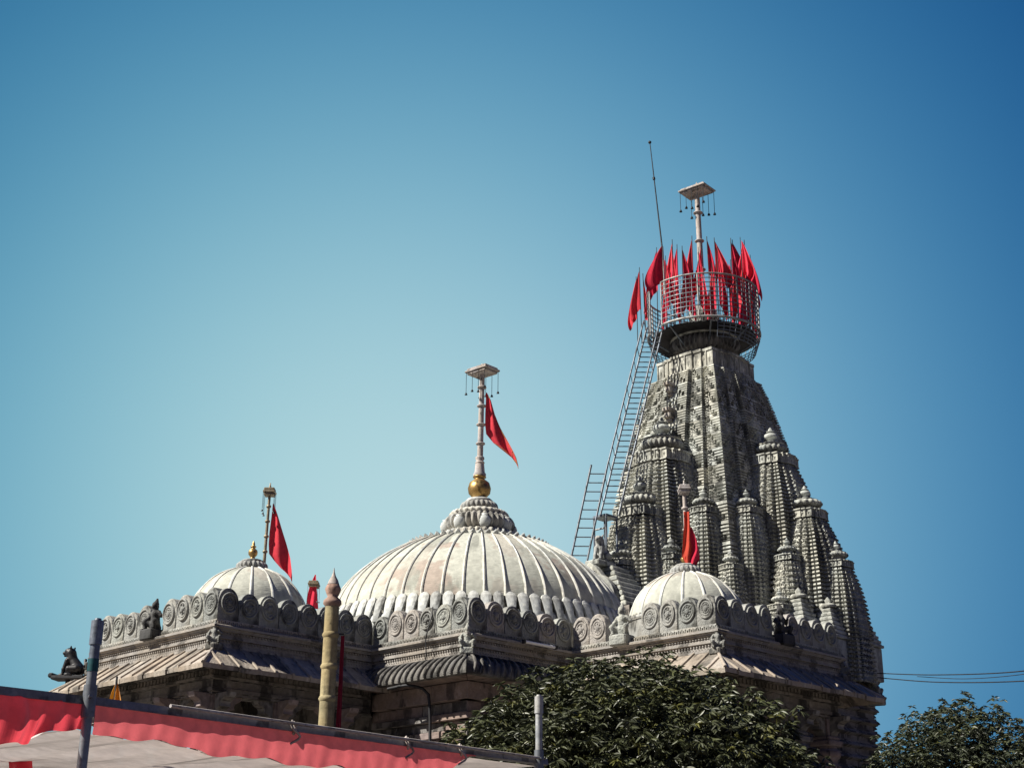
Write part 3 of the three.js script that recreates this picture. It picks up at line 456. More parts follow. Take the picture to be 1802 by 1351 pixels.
// shoulder band: posts with lozenge panels between, stepped in the middle of every side
function shoulder(s, y0, h, n, pk = 1) {
  const m = new MB(), lv = [[1.0, 0], [0.66, 0.13 * s * pk], [0.37, 0.24 * s * pk]];
  for (let f = 0; f < 4; f++) { const c = Math.cos(f * PI / 2), q = Math.sin(f * PI / 2), bx = (x, y, z, sx, sy, sz) => m.box(x * c + z * q, y, -x * q + z * c, sx, sy, sz, f * PI / 2);
    for (const [k, o] of lv) { bx(0, y0 + h / 2, s / 2 + o / 2 - 0.01, 2 * s * k - 0.012, h * 0.98, s + o); bx(0, y0 + h * 0.93, s / 2 + o / 2, 2 * s * k + 0.03, h * 0.13, s + o + 0.05); bx(0, y0 + h * 0.07, s / 2 + o / 2, 2 * s * k + 0.03, h * 0.12, s + o + 0.05); }
    for (let i = 0; i < n; i++) { const x = -s + (i + 0.5) * 2 * s / n, b = Math.abs(x) / s, o = s + (b < 0.33 ? lv[2][1] : b < 0.66 ? lv[1][1] : 0), w = 2 * s / n;
      bx(x - w * 0.42, y0 + h / 2, o + 0.008, w * 0.14, h * 0.72, 0.03);
      const P = (dx, dy, dz) => { const X = x + 0.05 * w + dx, Z = o - 0.01 + dz; return [X * c + Z * q, y0 + h / 2 + dy, -X * q + Z * c]; }; const a = w * 0.30, b2 = h * 0.30, top = P(0, 0, 0.04); const cs = [P(-a, 0, 0), P(0, -b2, 0), P(a, 0, 0), P(0, b2, 0)]; for (let k = 0; k < 4; k++) m.tri(cs[k], cs[(k + 1) % 4], top); } }
  return m;
}
function lattice2(x, y) { // interlaced scroll work
  const cx = 0.13, cy = 0.15, j = Math.floor(y / cy), u = (x / cx + (j % 2) * 0.5) % 1, v = y / cy - j, uu = ((u + 1) % 1) - 0.5, vv = v - 0.5, r = Math.hypot(uu, vv * 1.05);
  return r < 0.14 ? 0.020 : r < 0.24 ? -0.012 : r < 0.40 ? 0.018 : -0.014;
}
function spireParts(o) { // returns shared geometries of one side spire (foot at y = 0)
  const sf = (h) => o.s0 * (1 - (1 - o.r) * Math.pow(clamp(h / o.H), o.pw || 4.6)), rh = o.rh || 0.115, rows = Math.round(o.H / rh), st = o.H / rows, faces = [];
  const R = (a, h) => { const b = Math.abs(a), f = (h / st) % 1, inr = f > 0.12 && f < 0.75;
    if (b > 0.70) { const p = (b - 0.70) / 0.30, cf = (p * 2) % 1, inc = p >= 0.999 || (cf > 0.2 && cf < 0.92); return inr && inc ? 0.030 : -0.050; }
    if (b > 0.665) return -0.08; const x = a * sf(h);
    if (b > 0.40) { const pj = 0.13 * sf(h); if (o.plainMid) return pj + (inr ? 0.028 : -0.024); return pj + lattice2(Math.abs(x) * 1.0, h) * (b > 0.62 && inr ? 1 : 1) + (b > 0.60 ? (inr ? 0.02 : -0.02) : 0); }
    if (b > 0.365) return -0.03; return 0.25 * sf(h) + lattice2(x + 0.065, h); };
  const aS = [...span(-1, -0.70, o.c ? 6 : 10), ...span(-0.665, -0.40, o.c ? 4 : 9), ...span(-0.365, 0.365, o.c ? 8 : 20), ...span(0.40, 0.665, o.c ? 4 : 9), ...span(0.70, 1, o.c ? 6 : 10)];
  for (let f = 0; f < 4; f++) { if (o.skipBack && f === 2) { faces.push(null); continue; } const m = new MB(); reliefFace(m, span(0, o.H, rows * (o.c ? 3 : 5)), sf, R, aS, f * PI / 2); faces.push(m.mesh(null).geometry); }
  const s1 = sf(o.H), fh = o.fh || 0.26 * (s1 / 0.6) + 0.06, out = { faces, s1, fh };
  out.shoulder = shoulder(s1 + 0.03, o.H, fh, Math.max(5, Math.round(s1 * 12))).mesh(null).geometry;
  const nk = 0.10 + 0.08 * s1; out.neck = new MB().lathe([[s1 * 0.72, o.H + fh], [s1 * 0.70, o.H + fh + nk]], 24).mesh(null).geometry;
  out.cush = amalaka(s1 * (o.ck || 1.15), s1 * 0.46, Math.max(16, Math.round(s1 * 40))).mesh(null).geometry; out.cy = o.H + fh + nk;
  const y2 = out.cy + s1 * 0.46; out.cap = new MB().lathe([[s1 * 0.85, y2 - 0.02], [s1 * 0.95, y2 + s1 * 0.04], [s1 * 0.7, y2 + s1 * 0.12], [s1 * 0.42, y2 + s1 * 0.16], [s1 * 0.5, y2 + s1 * 0.22], [s1 * 0.3, y2 + s1 * 0.28]], 24).mesh(null).geometry;
  out.fin = new MB().lathe(potProf(s1 * 0.40, s1 * 0.95), 18).mesh(null).geometry; out.fy = y2 + s1 * 0.24;
  return out;
}
function placeSpire(g, x, y, z, ry, o = {}) {
  const sp = part('side_spire', tower, [x, y, z], ry), mt = () => pick(MT.spire);
  g.faces.forEach((f) => { if (f) put(f, 'carved_face', mt(), sp, [0, 0, 0]); });
  put(g.shoulder, 'shoulder_band', mt(), sp, [0, 0, 0]); put(g.neck, 'neck', MT.tower[3], sp, [0, 0, 0]); put(g.cush, 'ribbed_cushion', mt(), sp, [0, g.cy, 0]); put(g.cap, 'cap', mt(), sp, [0, 0, 0]); put(g.fin, 'finial', mt(), sp, [0, g.fy, 0]);
}
{
  const full = (o) => spireParts({ ...o, skipBack: true });
  const SP = { A: { s0: 1.02, r: 0.64, H: 5.15, pw: 4, ck: 1.02 }, B: { s0: 0.84, r: 0.62, H: 4.25, pw: 4, ck: 1.06 }, C: { s0: 0.58, r: 0.5, H: 3.12, pw: 3.4, plainMid: true }, X: { s0: 1.0, r: 0.50, H: 5.15, pw: 3.6, ck: 1.0, fh: 0.3 }, Y: { s0: 0.90, r: 0.44, H: 4.25, pw: 3.4, ck: 1.22, fh: 0.26 }, P: { s0: 0.44, r: 0.62, H: 3.25, plainMid: true }, K: { s0: 0.28, r: 0.7, H: 1.7, plainMid: true }, S: { s0: 0.38, r: 0.62, H: 2.4, rh: 0.16 } };
  const g = {}, gc = {}; for (const k in SP) { g[k] = full(SP[k]); if ('CPXY'.includes(k)) gc[k] = spireParts({ ...SP[k], c: true, skipBack: true }); }
  // [kind, forward distance, sideways, foot height]
  const side = [['A', 2.25, 0, 8.68], ['B', 3.28, 0, 7.82], ['C', 4.15, 0, 7.45], ['P', 2.3, 1.45, 8.9], ['P', 2.3, -1.45, 8.9], ['S', 3.25, 1.0, 8.35], ['S', 3.25, -1.0, 8.35], ['K', 3.35, 1.65, 7.6], ['K', 3.35, -1.65, 7.6]];
  for (let f = 0; f < 4; f++) for (const [k, d, s, y] of side) { const th = f * PI / 2, c = Math.cos(th), q = Math.sin(th); if (f > 1 && 'SK'.includes(k)) continue; const kk = f && k === 'A' ? 'X' : f && k === 'B' ? 'Y' : k; placeSpire(f < 2 ? g[kk] : gc[kk], s * c + d * q, y, -s * q + d * c, th); }
  for (const [x, z] of [[2.28, 2.28], [2.3, -2.3], [-2.3, 2.3]]) placeSpire(g.K, x, 8.75, z, PI / 4 - PI / 4);
  // stepped pavilion roofs standing between the spires
  const pav = (() => { const m = new MB(); let y = 0; for (let i = 0; i < 7; i++) { const s = 0.44 - i * 0.045; m.cbox(0, y + 0.05, 0, 2 * s, 0.075, 2 * s, 0.012); m.cbox(0, y + 0.10, 0, 2 * s - 0.09, 0.05, 2 * s - 0.09, 0.008); y += 0.125; } m.cbox(0, -0.45, 0, 0.78, 0.9, 0.78, 0.02); m.lathe([[0.2, y], [0.24, y + 0.05], [0.2, y + 0.1], [0.08, y + 0.13], [0.1, y + 0.2], [0.01, y + 0.3]], 14); return m.mesh(null).geometry; })();
  for (let f = 0; f < 2; f++) for (const s of [-1, 1]) for (const [d, w, y] of [[3.72, 1.30, 8.75], [4.25, 0.75, 8.5]]) { const th = f * PI / 2, c = Math.cos(th), q = Math.sin(th); put(pav, 'stepped_roof', pick(MT.spire), tower, [s * w * c + d * q, y, -s * w * q + d * c], th); }
  // walls below: stepped cross-shaped body with continuous mouldings
  const mould = (y0, y1) => { const o = [[0, y1]]; let y = y1; while (y > y0 + 0.25) { o.push([0.10, y - 0.02], [0.12, y - 0.07], [0.06, y - 0.10], [0.0, y - 0.12], [0.0, y - 0.24], [0.05, y - 0.25], [0.05, y - 0.29]); y -= 0.32; } o.push([0, y0]); return o; };
  const body = (hx, hz, y1, name, mt) => { const gq = part(name, tower); for (const [x, z, th, L] of [[0, hz, 0, 2 * hx], [hx, 0, PI / 2, 2 * hz], [0, -hz, PI, 2 * hx], [-hx, 0, -PI / 2, 2 * hz]]) { const m = new MB().sweep(mould(0, y1), L, 1, 1); put(m.mesh(null).geometry, 'moulded_wall', mt, gq, [x, 0, z], th); } new MB().box(0, y1 - 0.1, 0, 2 * hx, 0.2 - 0.02, 2 * hz).build('ledge', mt, gq); };
  body(3.0, 3.0, 9.3, 'tower_body', MT.wall[0]); body(3.75, 1.8, 8.9, 'projecting_wall', MT.wall[1]); body(1.8, 3.77, 8.86, 'projecting_wall', MT.wall[1]); body(4.3, 1.0, 8.5, 'projecting_wall', MT.wall[0]); body(1.0, 4.32, 8.46, 'projecting_wall', MT.wall[0]);
  // little carved bosses standing out from the sunlit face
  for (const [x, h, w] of [[-0.42, 16.62, 0.2], [-0.30, 15.72, 0.26]]) { const s = coreS(h) + 0.16; const m = new MB(); m.cbox(x + 0.28, h, s + 0.14, w, 0.12, 0.4, 0.02); m.cbox(x + 0.28, h - 0.16, s + 0.11, w * 0.9, 0.2, 0.34, 0.03); m.cbox(x + 0.28, h - 0.3, s + 0.06, w * 0.7, 0.12, 0.24, 0.03); m.build('projecting_boss', MT.parapet[0], tower); }
}
{ // head of the tower: shoulder band, neck, great ribbed stone
  const hd = part('tower_head', tower);
  shoulder(1.05, 17.05, 0.64, 9, 0.55).build('shoulder_band', MT.tower[2], hd);
  new MB().lathe([[0.96, 17.66], [0.92, 17.72], [0.90, 17.92]], 36).build('neck', MT.headStone, hd);
  const a = amalaka(1.14, 0.58, 40).build('ribbed_cushion', MT.headStone, hd); a.position.y = 17.86;
  new MB().lathe([[1.0, 18.38], [1.08, 18.44], [0.9, 18.54], [0.5, 18.6], [0.46, 18.66], [0.62, 18.72], [0.5, 18.82], [0.3, 18.9], [0.24, 19.0], [0.44, 19.2], [0.46, 19.4], [0.34, 19.58], [0.14, 19.66], [0.01, 19.7]], 40).build('crown_cap', MT.tower[1], hd);
}
{ // roof and gable of the vestibule between hall and tower, with its seated lion
  const t = thing('vestibule_roof', 'carved gable roof between great dome and tower, carrying a stone lion', 'roof', [0, 0, -4.55]);
  new MB().box(0, 4.6, -0.3, 2.5, 9.2, 1.3).build('vestibule_wall', MT.wall[0], t);
  const m = new MB(); let y = 9.2; for (let i = 0; i < 8; i++) { const w = 2.3 - i * 0.20, d = 1.3 - i * 0.09; m.cbox(0, y + 0.06, -0.3, w, 0.10, d, 0.015); m.cbox(0, y + 0.125, -0.3, w - 0.12, 0.06, d - 0.1, 0.01); y += 0.155; } m.build('stepped_roof', MT.tower[1], t);
  const gb = new MB(); const s = new THREE.Shape(); s.moveTo(-0.85, 0); s.lineTo(0.85, 0); s.quadraticCurveTo(0.8, 0.5, 0.4, 0.72); s.quadraticCurveTo(0.2, 1.0, 0, 1.12); s.quadraticCurveTo(-0.2, 1.0, -0.4, 0.72); s.quadraticCurveTo(-0.8, 0.5, -0.85, 0); gb.geo(new THREE.ExtrudeGeometry(s, { depth: 0.14, bevelEnabled: true, bevelSize: 0.03, bevelThickness: 0.03, curveSegments: 10 }), M4().makeTranslation(0, 9.35, 0.3));
  for (let j = 0; j < 6; j++) for (let i = -5; i <= 5; i++) { const x = i * 0.125 + (j % 2) * 0.06, yy = 9.45 + j * 0.15; if (Math.abs(x) > 0.78 * (1 - Math.pow((yy - 9.35) / 1.12, 1.3))) continue; gb.geo(new THREE.TorusGeometry(0.045, 0.018, 5, 8), M4().makeTranslation(x, yy, 0.475)); }
  gb.build('gable_front', MT.tower[0], t);
  const l = new MB().cbox(0, 10.5, 0.02, 0.5, 0.16, 0.75, 0.03).build('lion_plinth', MT.tower[3], t);
  const lion = thing('stone_lion', 'weathered grey stone lion seated on the gable beside the ladders', 'statue', [0, 10.575, -4.55], 0.25);
  put(lionGeo, 'body', MT.washGrey, lion, [0, 0, 0]).scale.setScalar(0.86);
}

// ---------------------------------------------------------------- railing cage, flags, poles on the tower
const RX = 0, RZ = TZ, RR = 1.73;
const ringPt = (t, r, h) => [RX + r * Math.sin(t), h, RZ + r * Math.cos(t)];
const arcTube = (m, r, h, t0, t1, rad, seg = 6) => { const n = Math.max(6, Math.round((t1 - t0) * 18)); const pts = []; for (let i = 0; i <= n; i++) pts.push(ringPt(t0 + (t1 - t0) * i / n, r, h)); m.path(pts, rad, seg, n); };
{
  const t = thing('railing_cage', 'round welded steel railing crowning the tower, full of red flags', 'railing');
  const g0 = -0.16, g1 = g0 + 2 * PI - 0.42; // the gap lets the ladder in
  new MB().lathe([[0.8, 18.42], [1.60, 18.44], [1.60, 18.5], [0.8, 18.5]], 64, M4().makeTranslation(RX, 0, RZ)).build('platform', MT.iron, t);
  for (let k = 0; k < 8; k++) { const th = k / 8 * 2 * PI; new MB().tube(ringPt(th, 0.85, 17.95), ringPt(th, RR - 0.02, 18.5), 0.028, 0.028, 6).build('strut', MT.steel, t); }
  for (let k = 0; k < 40; k++) { const th = (k + 0.5) / 40 * 2 * PI; new MB().tube(ringPt(th, 1.58, 18.48), ringPt(th, RR, 18.54), 0.012, 0.012, 5).build('deck_bar', MT.steel, t); }
  for (const [h, r] of [[20.0, 0.030], [19.85, 0.016], [19.70, 0.016], [19.55, 0.016], [19.40, 0.016], [19.25, 0.016], [19.1, 0.016], [18.95, 0.016], [18.77, 0.016], [18.58, 0.042]]) { const m = new MB(); arcTube(m, RR, h, g0, g1, r); m.build('hoop', r > 0.02 ? MT.steelPale : MT.steel, t); }
  for (let k = 0; k <= 56; k++) { const th = g0 + (g1 - g0) * k / 56, post = k % 7 === 0; new MB().tube(ringPt(th, RR, 18.52), ringPt(th, RR, 20.0), post ? 0.028 : 0.012, post ? 0.028 : 0.012, 6).build(post ? 'post' : 'bar', post ? MT.steelPale : MT.steel, t); }
  for (const [h, r] of [[18.4, 0.014], [18.3, 0.014], [18.2, 0.014], [18.1, 0.014], [18.0, 0.014]]) { const m = new MB(); arcTube(m, RR - (18.46 - h) * 0.35, h, 0.9, 5.2, r); m.build('lower_hoop', MT.steel, t); }
  for (let k = 0; k <= 36; k++) { const th = 0.9 + 4.3 * k / 36; new MB().tube(ringPt(th, RR, 18.5), ringPt(th, RR - 0.16, 17.98), 0.012, 0.012, 5).build('lower_bar', MT.steel, t); }
}
function flagCloth(w0, h, lean, fold, k, nx = 14, ny = 26, shape = 1) { // hanging three-cornered cloth: local x is away from the staff, y is down from the tip
  const m = new MB(), P = [];
  for (let j = 0; j <= ny; j++) { const t = j / ny, w = w0 * (shape === 1 ? Math.pow(t, 0.9) * (1 - 0.45 * Math.pow(t, 6)) : t); const row = [];
    for (let i = 0; i <= nx; i++) { const u = i / nx, x = u * w + lean * t * u, drop = shape === 1 ? (0.12 * h * u * u * t - 0.16 * h * Math.pow(t, 5) * (1 - u)) : 0; const z = fold * t * Math.sin(u * k * PI + t * 2.2) * (0.4 + 0.6 * u) + fold * 0.35 * Math.sin(t * 9 + u * 5) * t * u; row.push([x, -h * t - drop, z]); } P.push(row); }
  for (let j = 0; j < ny; j++) for (let i = 0; i < nx; i++) m.quad(P[j][i], P[j + 1][i], P[j + 1][i + 1], P[j][i + 1]);
  return m;
}
const CAMR = Math.atan2(0.7054, 0.7088); // flags stream roughly across the view
{
  const F = [[-1.60, 21.02, -8.46, -1, 0.34, 1.35], [-1.32, 20.66, -8.32, 1, 0.16, 1.1], [-1.32, 21.79, -8.91, -1, 0.30, 1.6], [-0.70, 21.59, -8.45, -1, 0.55, 1.4], [-1.19, 22.3, -9.66, -1, 0.34, 1.9], [-0.33, 21.51, -8.77, -1, 0.22, 1.4], [0.20, 21.11, -8.3, 1, 0.24, 1.15], [-0.92, 22.57, -10.3, -1, 0.36, 2.0], [0.59, 21.22, -8.79, -1, 0.30, 1.3], [0.98, 21.29, -8.66, 1, 0.30, 1.25], [1.03, 21.35, -8.99, 1, 0.62, 1.25], [1.21, 21.45, -9.47, 1, 0.24, 1.5], [0.5, 22.04, -10.6, 1, 0.66, 1.75], [1.27, 21.35, -10.25, -1, 0.20, 1.3], [1.25, 21.21, -10.5, 1, 0.2, 1.3]];
  const ord = ['first', 'second', 'third', 'fourth', 'fifth', 'sixth', 'seventh', 'eighth', 'ninth', 'tenth', 'eleventh', 'twelfth', 'thirteenth', 'fourteenth', 'fifteenth'];
  F.forEach(([x, y, z, dir, w, h], i) => {
    const t = thing('red_flag', i === 0 ? 'pale pinkish-red flag spilling out left of the tower railing, the leftmost' : i === 14 ? 'rightmost red flag in the tower-top railing' : ord[i] + ' red flag from the left in the tower-top railing', 'flag', [x, 18.52, z], CAMR + rr(-0.5, 0.5), 'red flags in the tower railing');
    const lx = rr(-0.05, 0.05), L = y - 18.52; new MB().tube([0, 0, 0], [lx, L + 0.14, 0], 0.017, 0.012, 6).build('staff', MT.iron, t);
    const c = flagCloth(dir * w * rr(1.0, 1.6), h * rr(1.0, 1.4), dir * rr(0, 0.2), rr(0.05, 0.09), rr(2.2, 4.2)).build('cloth', RED[i === 0 ? 1 : i % 3], t); c.position.set(lx, L + 0.04, 0);
  });
  for (let i = 0; i < 12; i++) { // shorter ones tied all round inside the rails
    const th = -0.15 + i * 0.245 + rr(-0.05, 0.05), p = ringPt(th, rr(1.3, 1.6), 0), L = i % 2 ? rr(2.1, 2.75) : rr(1.4, 1.9), t = thing('red_flag', ['first', 'second', 'third', 'fourth', 'fifth', 'sixth', 'seventh', 'eighth', 'ninth', 'tenth', 'eleventh', 'twelfth'][i] + ' red flag from the left among those along the front rail', 'flag', [p[0], 18.5, p[2]], CAMR + rr(-0.6, 0.6), 'red flags in the tower railing');
    new MB().tube([0, 0, 0], [0, L + 0.1, 0], 0.013, 0.010, 5).build('staff', MT.iron, t); const c = flagCloth((rnd() < 0.5 ? -1 : 1) * rr(0.22, 0.4), L * 0.9, 0, rr(0.05, 0.09), rr(2.4, 4)).build('cloth', RED[i % 3], t); c.position.y = L;
  }
  for (let i = 0; i < 10; i++) { // and a row of tall ones along the back of the ring
    const th = 1.9 + i * 0.32 + rr(-0.08, 0.08), p = ringPt(th, rr(1.3, 1.6), 0), L = rr(2.9, 3.5), t = thing('red_flag', ['first', 'second', 'third', 'fourth', 'fifth', 'sixth', 'seventh', 'eighth', 'ninth', 'tenth'][i] + ' red flag from the right among those along the back rail', 'flag', [p[0], 18.5, p[2]], CAMR + rr(-0.7, 0.7), 'red flags in the tower railing');
    new MB().tube([0, 0, 0], [rr(-0.08, 0.08), L + 0.12, 0], 0.014, 0.011, 5).build('staff', MT.iron, t); const c = flagCloth((rnd() < 0.5 ? -1 : 1) * rr(0.3, 0.6), rr(1.2, 1.9), 0, rr(0.06, 0.11), rr(2.4, 4.4)).build('cloth', pick(RED), t); c.position.y = L;
  }
  // two flags hang out over the rail at the left
  for (const [x, y, z, w, h, l] of [[-1.72, 20.75, -8.40, -0.42, 1.6, 'faded red flag drooping outside the left of the tower railing'], [-0.2, 20.3, -8.2, 0.35, 1.0, 'short red flag tied low inside the front of the tower railing'], [0.75, 20.35, -8.45, 0.3, 1.0, 'small red flag tied low behind the front railing posts']]) { const t = thing('red_flag', l, 'flag', [x, 18.5, z], CAMR + rr(-0.2, 0.2), 'red flags in the tower railing'); new MB().tube([0, 0, 0], [0, y - 18.5 + 0.1, 0], 0.015, 0.012, 6).build('staff', MT.iron, t); const c = flagCloth(w, h, 0, 0.09, 3.4).build('cloth', RED[x < -1 ? 1 : 2], t); c.position.y = y - 18.5; }
}
{ // slender lightning rod
  const t = thing('lightning_rod', 'tall thin leaning lightning rod left of the tower flagpole', 'rod', [-0.98, 18.5, -8.99]);
  new MB().tube([-0.02, 0, 0], [-0.09, 3.4, 0.02], 0.045, 0.035, 8).build('base_tube', MT.steelPale, t); new MB().tube([-0.09, 3.3, 0.02], [-0.31, 7.2, 0.21], 0.026, 0.014, 6).build('rod', MT.iron, t);
  new MB().geo(new THREE.SphereGeometry(0.055, 10, 8), M4().makeTranslation(-0.315, 7.24, 0.212)).build('tip_ball', MT.iron, t); new MB().tube([-0.235, 5.84, 0.145], [-0.245, 5.92, 0.15], 0.045, 0.045, 8).build('clamp', MT.iron, t);
}
function flagpole(label, pos, o) { // ringed pole with a plate on top and little bells on chains
  const t = thing('flagpole', label, 'flagpole', pos, o.ry || 0), H = o.H, r = o.r, m = new MB();
  m.tube([0, 0, 0], [o.lx || 0, H, o.lz || 0], r, r * 0.82, 14).build('pole', o.mat, t);
  for (let k = 0; k < o.rings; k++) { const f = (k + 0.7) / (o.rings + 0.4), y = H * f; new MB().lathe([[r * 0.9, -0.03], [r * 1.4, -0.022], [r * 1.55, 0], [r * 1.4, 0.022], [r * 0.9, 0.03]], 18, M4().makeTranslation((o.lx || 0) * f, y, (o.lz || 0) * f)).build('ring', o.mat, t); }
  if (o.cone) new MB().lathe([[r * 2.0, 0], [r * 2.1, 0.05], [r * 1.7, 0.1], [r * 1.45, 0.3], [r * 1.15, 0.42], [r * 1.5, 0.45], [r * 1.4, 0.5], [r * 0.9, 0.52]], 20).build('base_cone', o.mat, t);
  const top = part('plate', t, [o.lx || 0, H, o.lz || 0], o.pr || 0), w = o.pw, d = o.pd;
  new MB().cbox(0, 0.03, 0, w * 0.86, 0.06, d * 0.86, 0.015).cbox(0, 0.085, 0, w, 0.05, d, 0.012).cbox(0, 0.14, 0, w * 0.88, 0.06, d * 0.88, 0.015).build('slab', o.mat, top);
  new MB().lathe([[w * 0.09, 0.16], [w * 0.11, 0.2], [w * 0.05, 0.25], [w * 0.06, 0.29], [0.006, 0.42 * (o.fs || 1)]], 14).build('spike', o.mat, top);
  const n = o.bells; for (let k = 0; k < n; k++) { const s = k < n / 2 ? -1 : 1, j = k % (n / 2), x = s * w * (0.46 - 0.0 * j), z = (j / (n / 2 - 1) - 0.5) * d * 0.86, L = o.bl * rr(0.85, 1.15), b = new MB(); const bs = o.bs || 1; b.tube([x, 0.06, z], [x, -L, z], 0.009 * bs, 0.009 * bs, 5); b.lathe([[0.012 * bs, 0.075 * bs], [0.03 * bs, 0.06 * bs], [0.036 * bs, 0.03 * bs], [0.052 * bs, 0]], 10, M4().makeTranslation(x, -L - 0.06, z)); b.build('bell', MT.bell, top); }
  return t;
}
flagpole('thick pale pole with hanging bells standing on the tower crown', [0.02, 19.2, TZ], { H: 4.45, r: 0.10, rings: 4, mat: MT.marble, pw: 0.72, pd: 1.0, bells: 10, bl: 0.62, pr: PI / 2 + 0.1, lx: -0.05, fs: 1 });
flagpole('tall pinkish marble flagpole on the golden pot of the great dome', [0, 11.98, 0], { cone: 1, H: 2.72, r: 0.078, rings: 5, mat: MT.marble, pw: 0.55, pd: 0.75, bells: 8, bs: 0.75, bl: 0.45, pr: PI / 2 + 0.05, lx: 0.04, fs: 0.7 });
flagpole('thin brass flagpole beside the finial of the left porch dome', [0.17, 8.3, 6.42], { H: 1.78, r: 0.035, rings: 5, mat: MT.brass, pw: 0.26, pd: 0.26, bells: 6, bs: 0.5, bl: 0.34, pr: PI / 4, lx: 0.03, fs: 0.6 });
flagpole('pinkish pole wrapped in orange cloth on the right porch dome', [6.46, 8.62, 0.0], { H: 1.62, r: 0.05, rings: 3, mat: MT.marble, pw: 0.26, pd: 0.34, bells: 4, bs: 0.5, bl: 0.36, pr: PI / 4, lx: -0.02, fs: 0.6 });
flagpole('far brass pole behind the yellow pillar, left of the great dome', [-6.6, 8.6, 0.0], { H: 1.55, r: 0.045, rings: 3, mat: MT.brass, pw: 0.3, pd: 0.4, bells: 4, bs: 0.5, bl: 0.36, pr: PI / 4, fs: 0.5 });

function sheet(rows, nx, f, fold, th = 0) { // cloth between two edge lines: rows [[x0,y0,x1,y1]...] top to bottom
  const m = new MB(), P = [], ny = (rows.length - 1) * 6;
  for (let j = 0; j <= ny; j++) { const s = j / 6, i0 = Math.min(rows.length - 2, Math.floor(s)), q = s - i0, a = rows[i0], b = rows[i0 + 1], e = a.map((v, k) => lerp(v, b[k], q)), row = [];
    for (let i = 0; i <= nx; i++) { const u = i / nx; row.push([lerp(e[0], e[2], u), lerp(e[1], e[3], u), fold * Math.sin(u * f * PI + s * 1.1) * (0.25 + 0.75 * u) * Math.min(1, 0.2 + s * 0.3)]); } P.push(row); }
  for (let j = 0; j < ny; j++) for (let i = 0; i < nx; i++) m.quad(P[j][i], P[j + 1][i], P[j + 1][i + 1], P[j][i + 1]); m.P = P;
  return m;
}
const goldTrim = cloth(0.75, 0.42, 0.10, 0.2);
function pennant(label, pos, ry, rows, fold, mat, trim) {
  const t = thing('temple_flag', label, 'flag', pos, ry); const s = sheet(rows, 18, 2.6, fold); s.build('cloth', mat, t);
  if (trim) { const P = s.P, n = P.length; const line = (ij) => new MB().path(ij.map(([j, i]) => { const p = P[Math.round(j * (n - 1))][Math.round(i * 18)]; return [p[0], p[1], p[2] + 0.012]; }), 0.006, 4, 30).build('gold_line', goldTrim, t); line([[0.05, 0.95], [0.3, 0.93], [0.55, 0.93], [0.8, 0.93], [1, 0.9]]); line([[0.62, 0.05], [0.72, 0.3], [0.8, 0.5], [0.9, 0.72], [0.98, 0.9]]); line([[0.66, 0.92], [0.75, 0.6], [0.84, 0.35], [0.92, 0.2]]); }
  return t;
}
// pennants are laid out as left edge / right edge pairs in metres from the top of the cloth
pennant('long red pennant with gold lines flying from the great dome pole', [0.08, 14.2, -0.06], CAMR, [[0.03, 0, 0.05, 0.02], [0.03, -0.25, 0.16, -0.2], [0.02, -0.55, 0.26, -0.55], [0.02, -0.85, 0.40, -0.9], [0.05, -1.1, 0.56, -1.22], [0.24, -1.34, 0.70, -1.5], [0.55, -1.6, 0.82, -1.75], [0.76, -1.78, 0.87, -1.93], [0.86, -1.95, 0.87, -2.02]], 0.07, RED[1], true);
pennant('plain red pennant billowing from the left porch pole', [0.22, 9.92, 6.37], CAMR, [[0.03, 0, 0.05, 0], [0.02, -0.3, 0.15, -0.25], [0.0, -0.65, 0.27, -0.6], [0.0, -0.9, 0.38, -0.9], [0.02, -1.1, 0.48, -1.2], [0.14, -1.25, 0.53, -1.45], [0.3, -1.42, 0.55, -1.6], [0.48, -1.56, 0.55, -1.72]], 0.05, RED[1], false);
pennant('orange cloth wound down the right porch pole', [6.54, 9.80, 0.08], CAMR, [[-0.06, 0, 0.06, 0], [-0.06, -0.3, 0.07, -0.3], [-0.09, -0.55, 0.09, -0.55], [-0.11, -0.8, 0.13, -0.8], [-0.13, -0.98, 0.15, -1.0], [-0.05, -1.14, 0.09, -1.14]], 0.06, cloth(0.74, 0.075, 0.035, 0.15), false);
pennant('crimson cloth knotted beside the orange wrap of the right porch pole', [6.57, 9.46, 0.04], CAMR + 0.2, [[0.0, 0, 0.05, 0], [0.0, -0.3, 0.16, -0.28], [-0.04, -0.5, 0.22, -0.5], [-0.12, -0.68, 0.24, -0.66], [-0.05, -0.84, 0.12, -0.84]], 0.09, RED[2], false);
pennant('small red pennant showing beside the top of the yellow pillar', [-6.55, 10.5, 0.05], CAMR, [[0.02, 0, 0.05, 0], [-0.10, -0.3, 0.08, -0.3], [-0.16, -0.6, 0.12, -0.6], [-0.18, -0.95, 0.16, -0.95]], 0.06, RED[0], false);

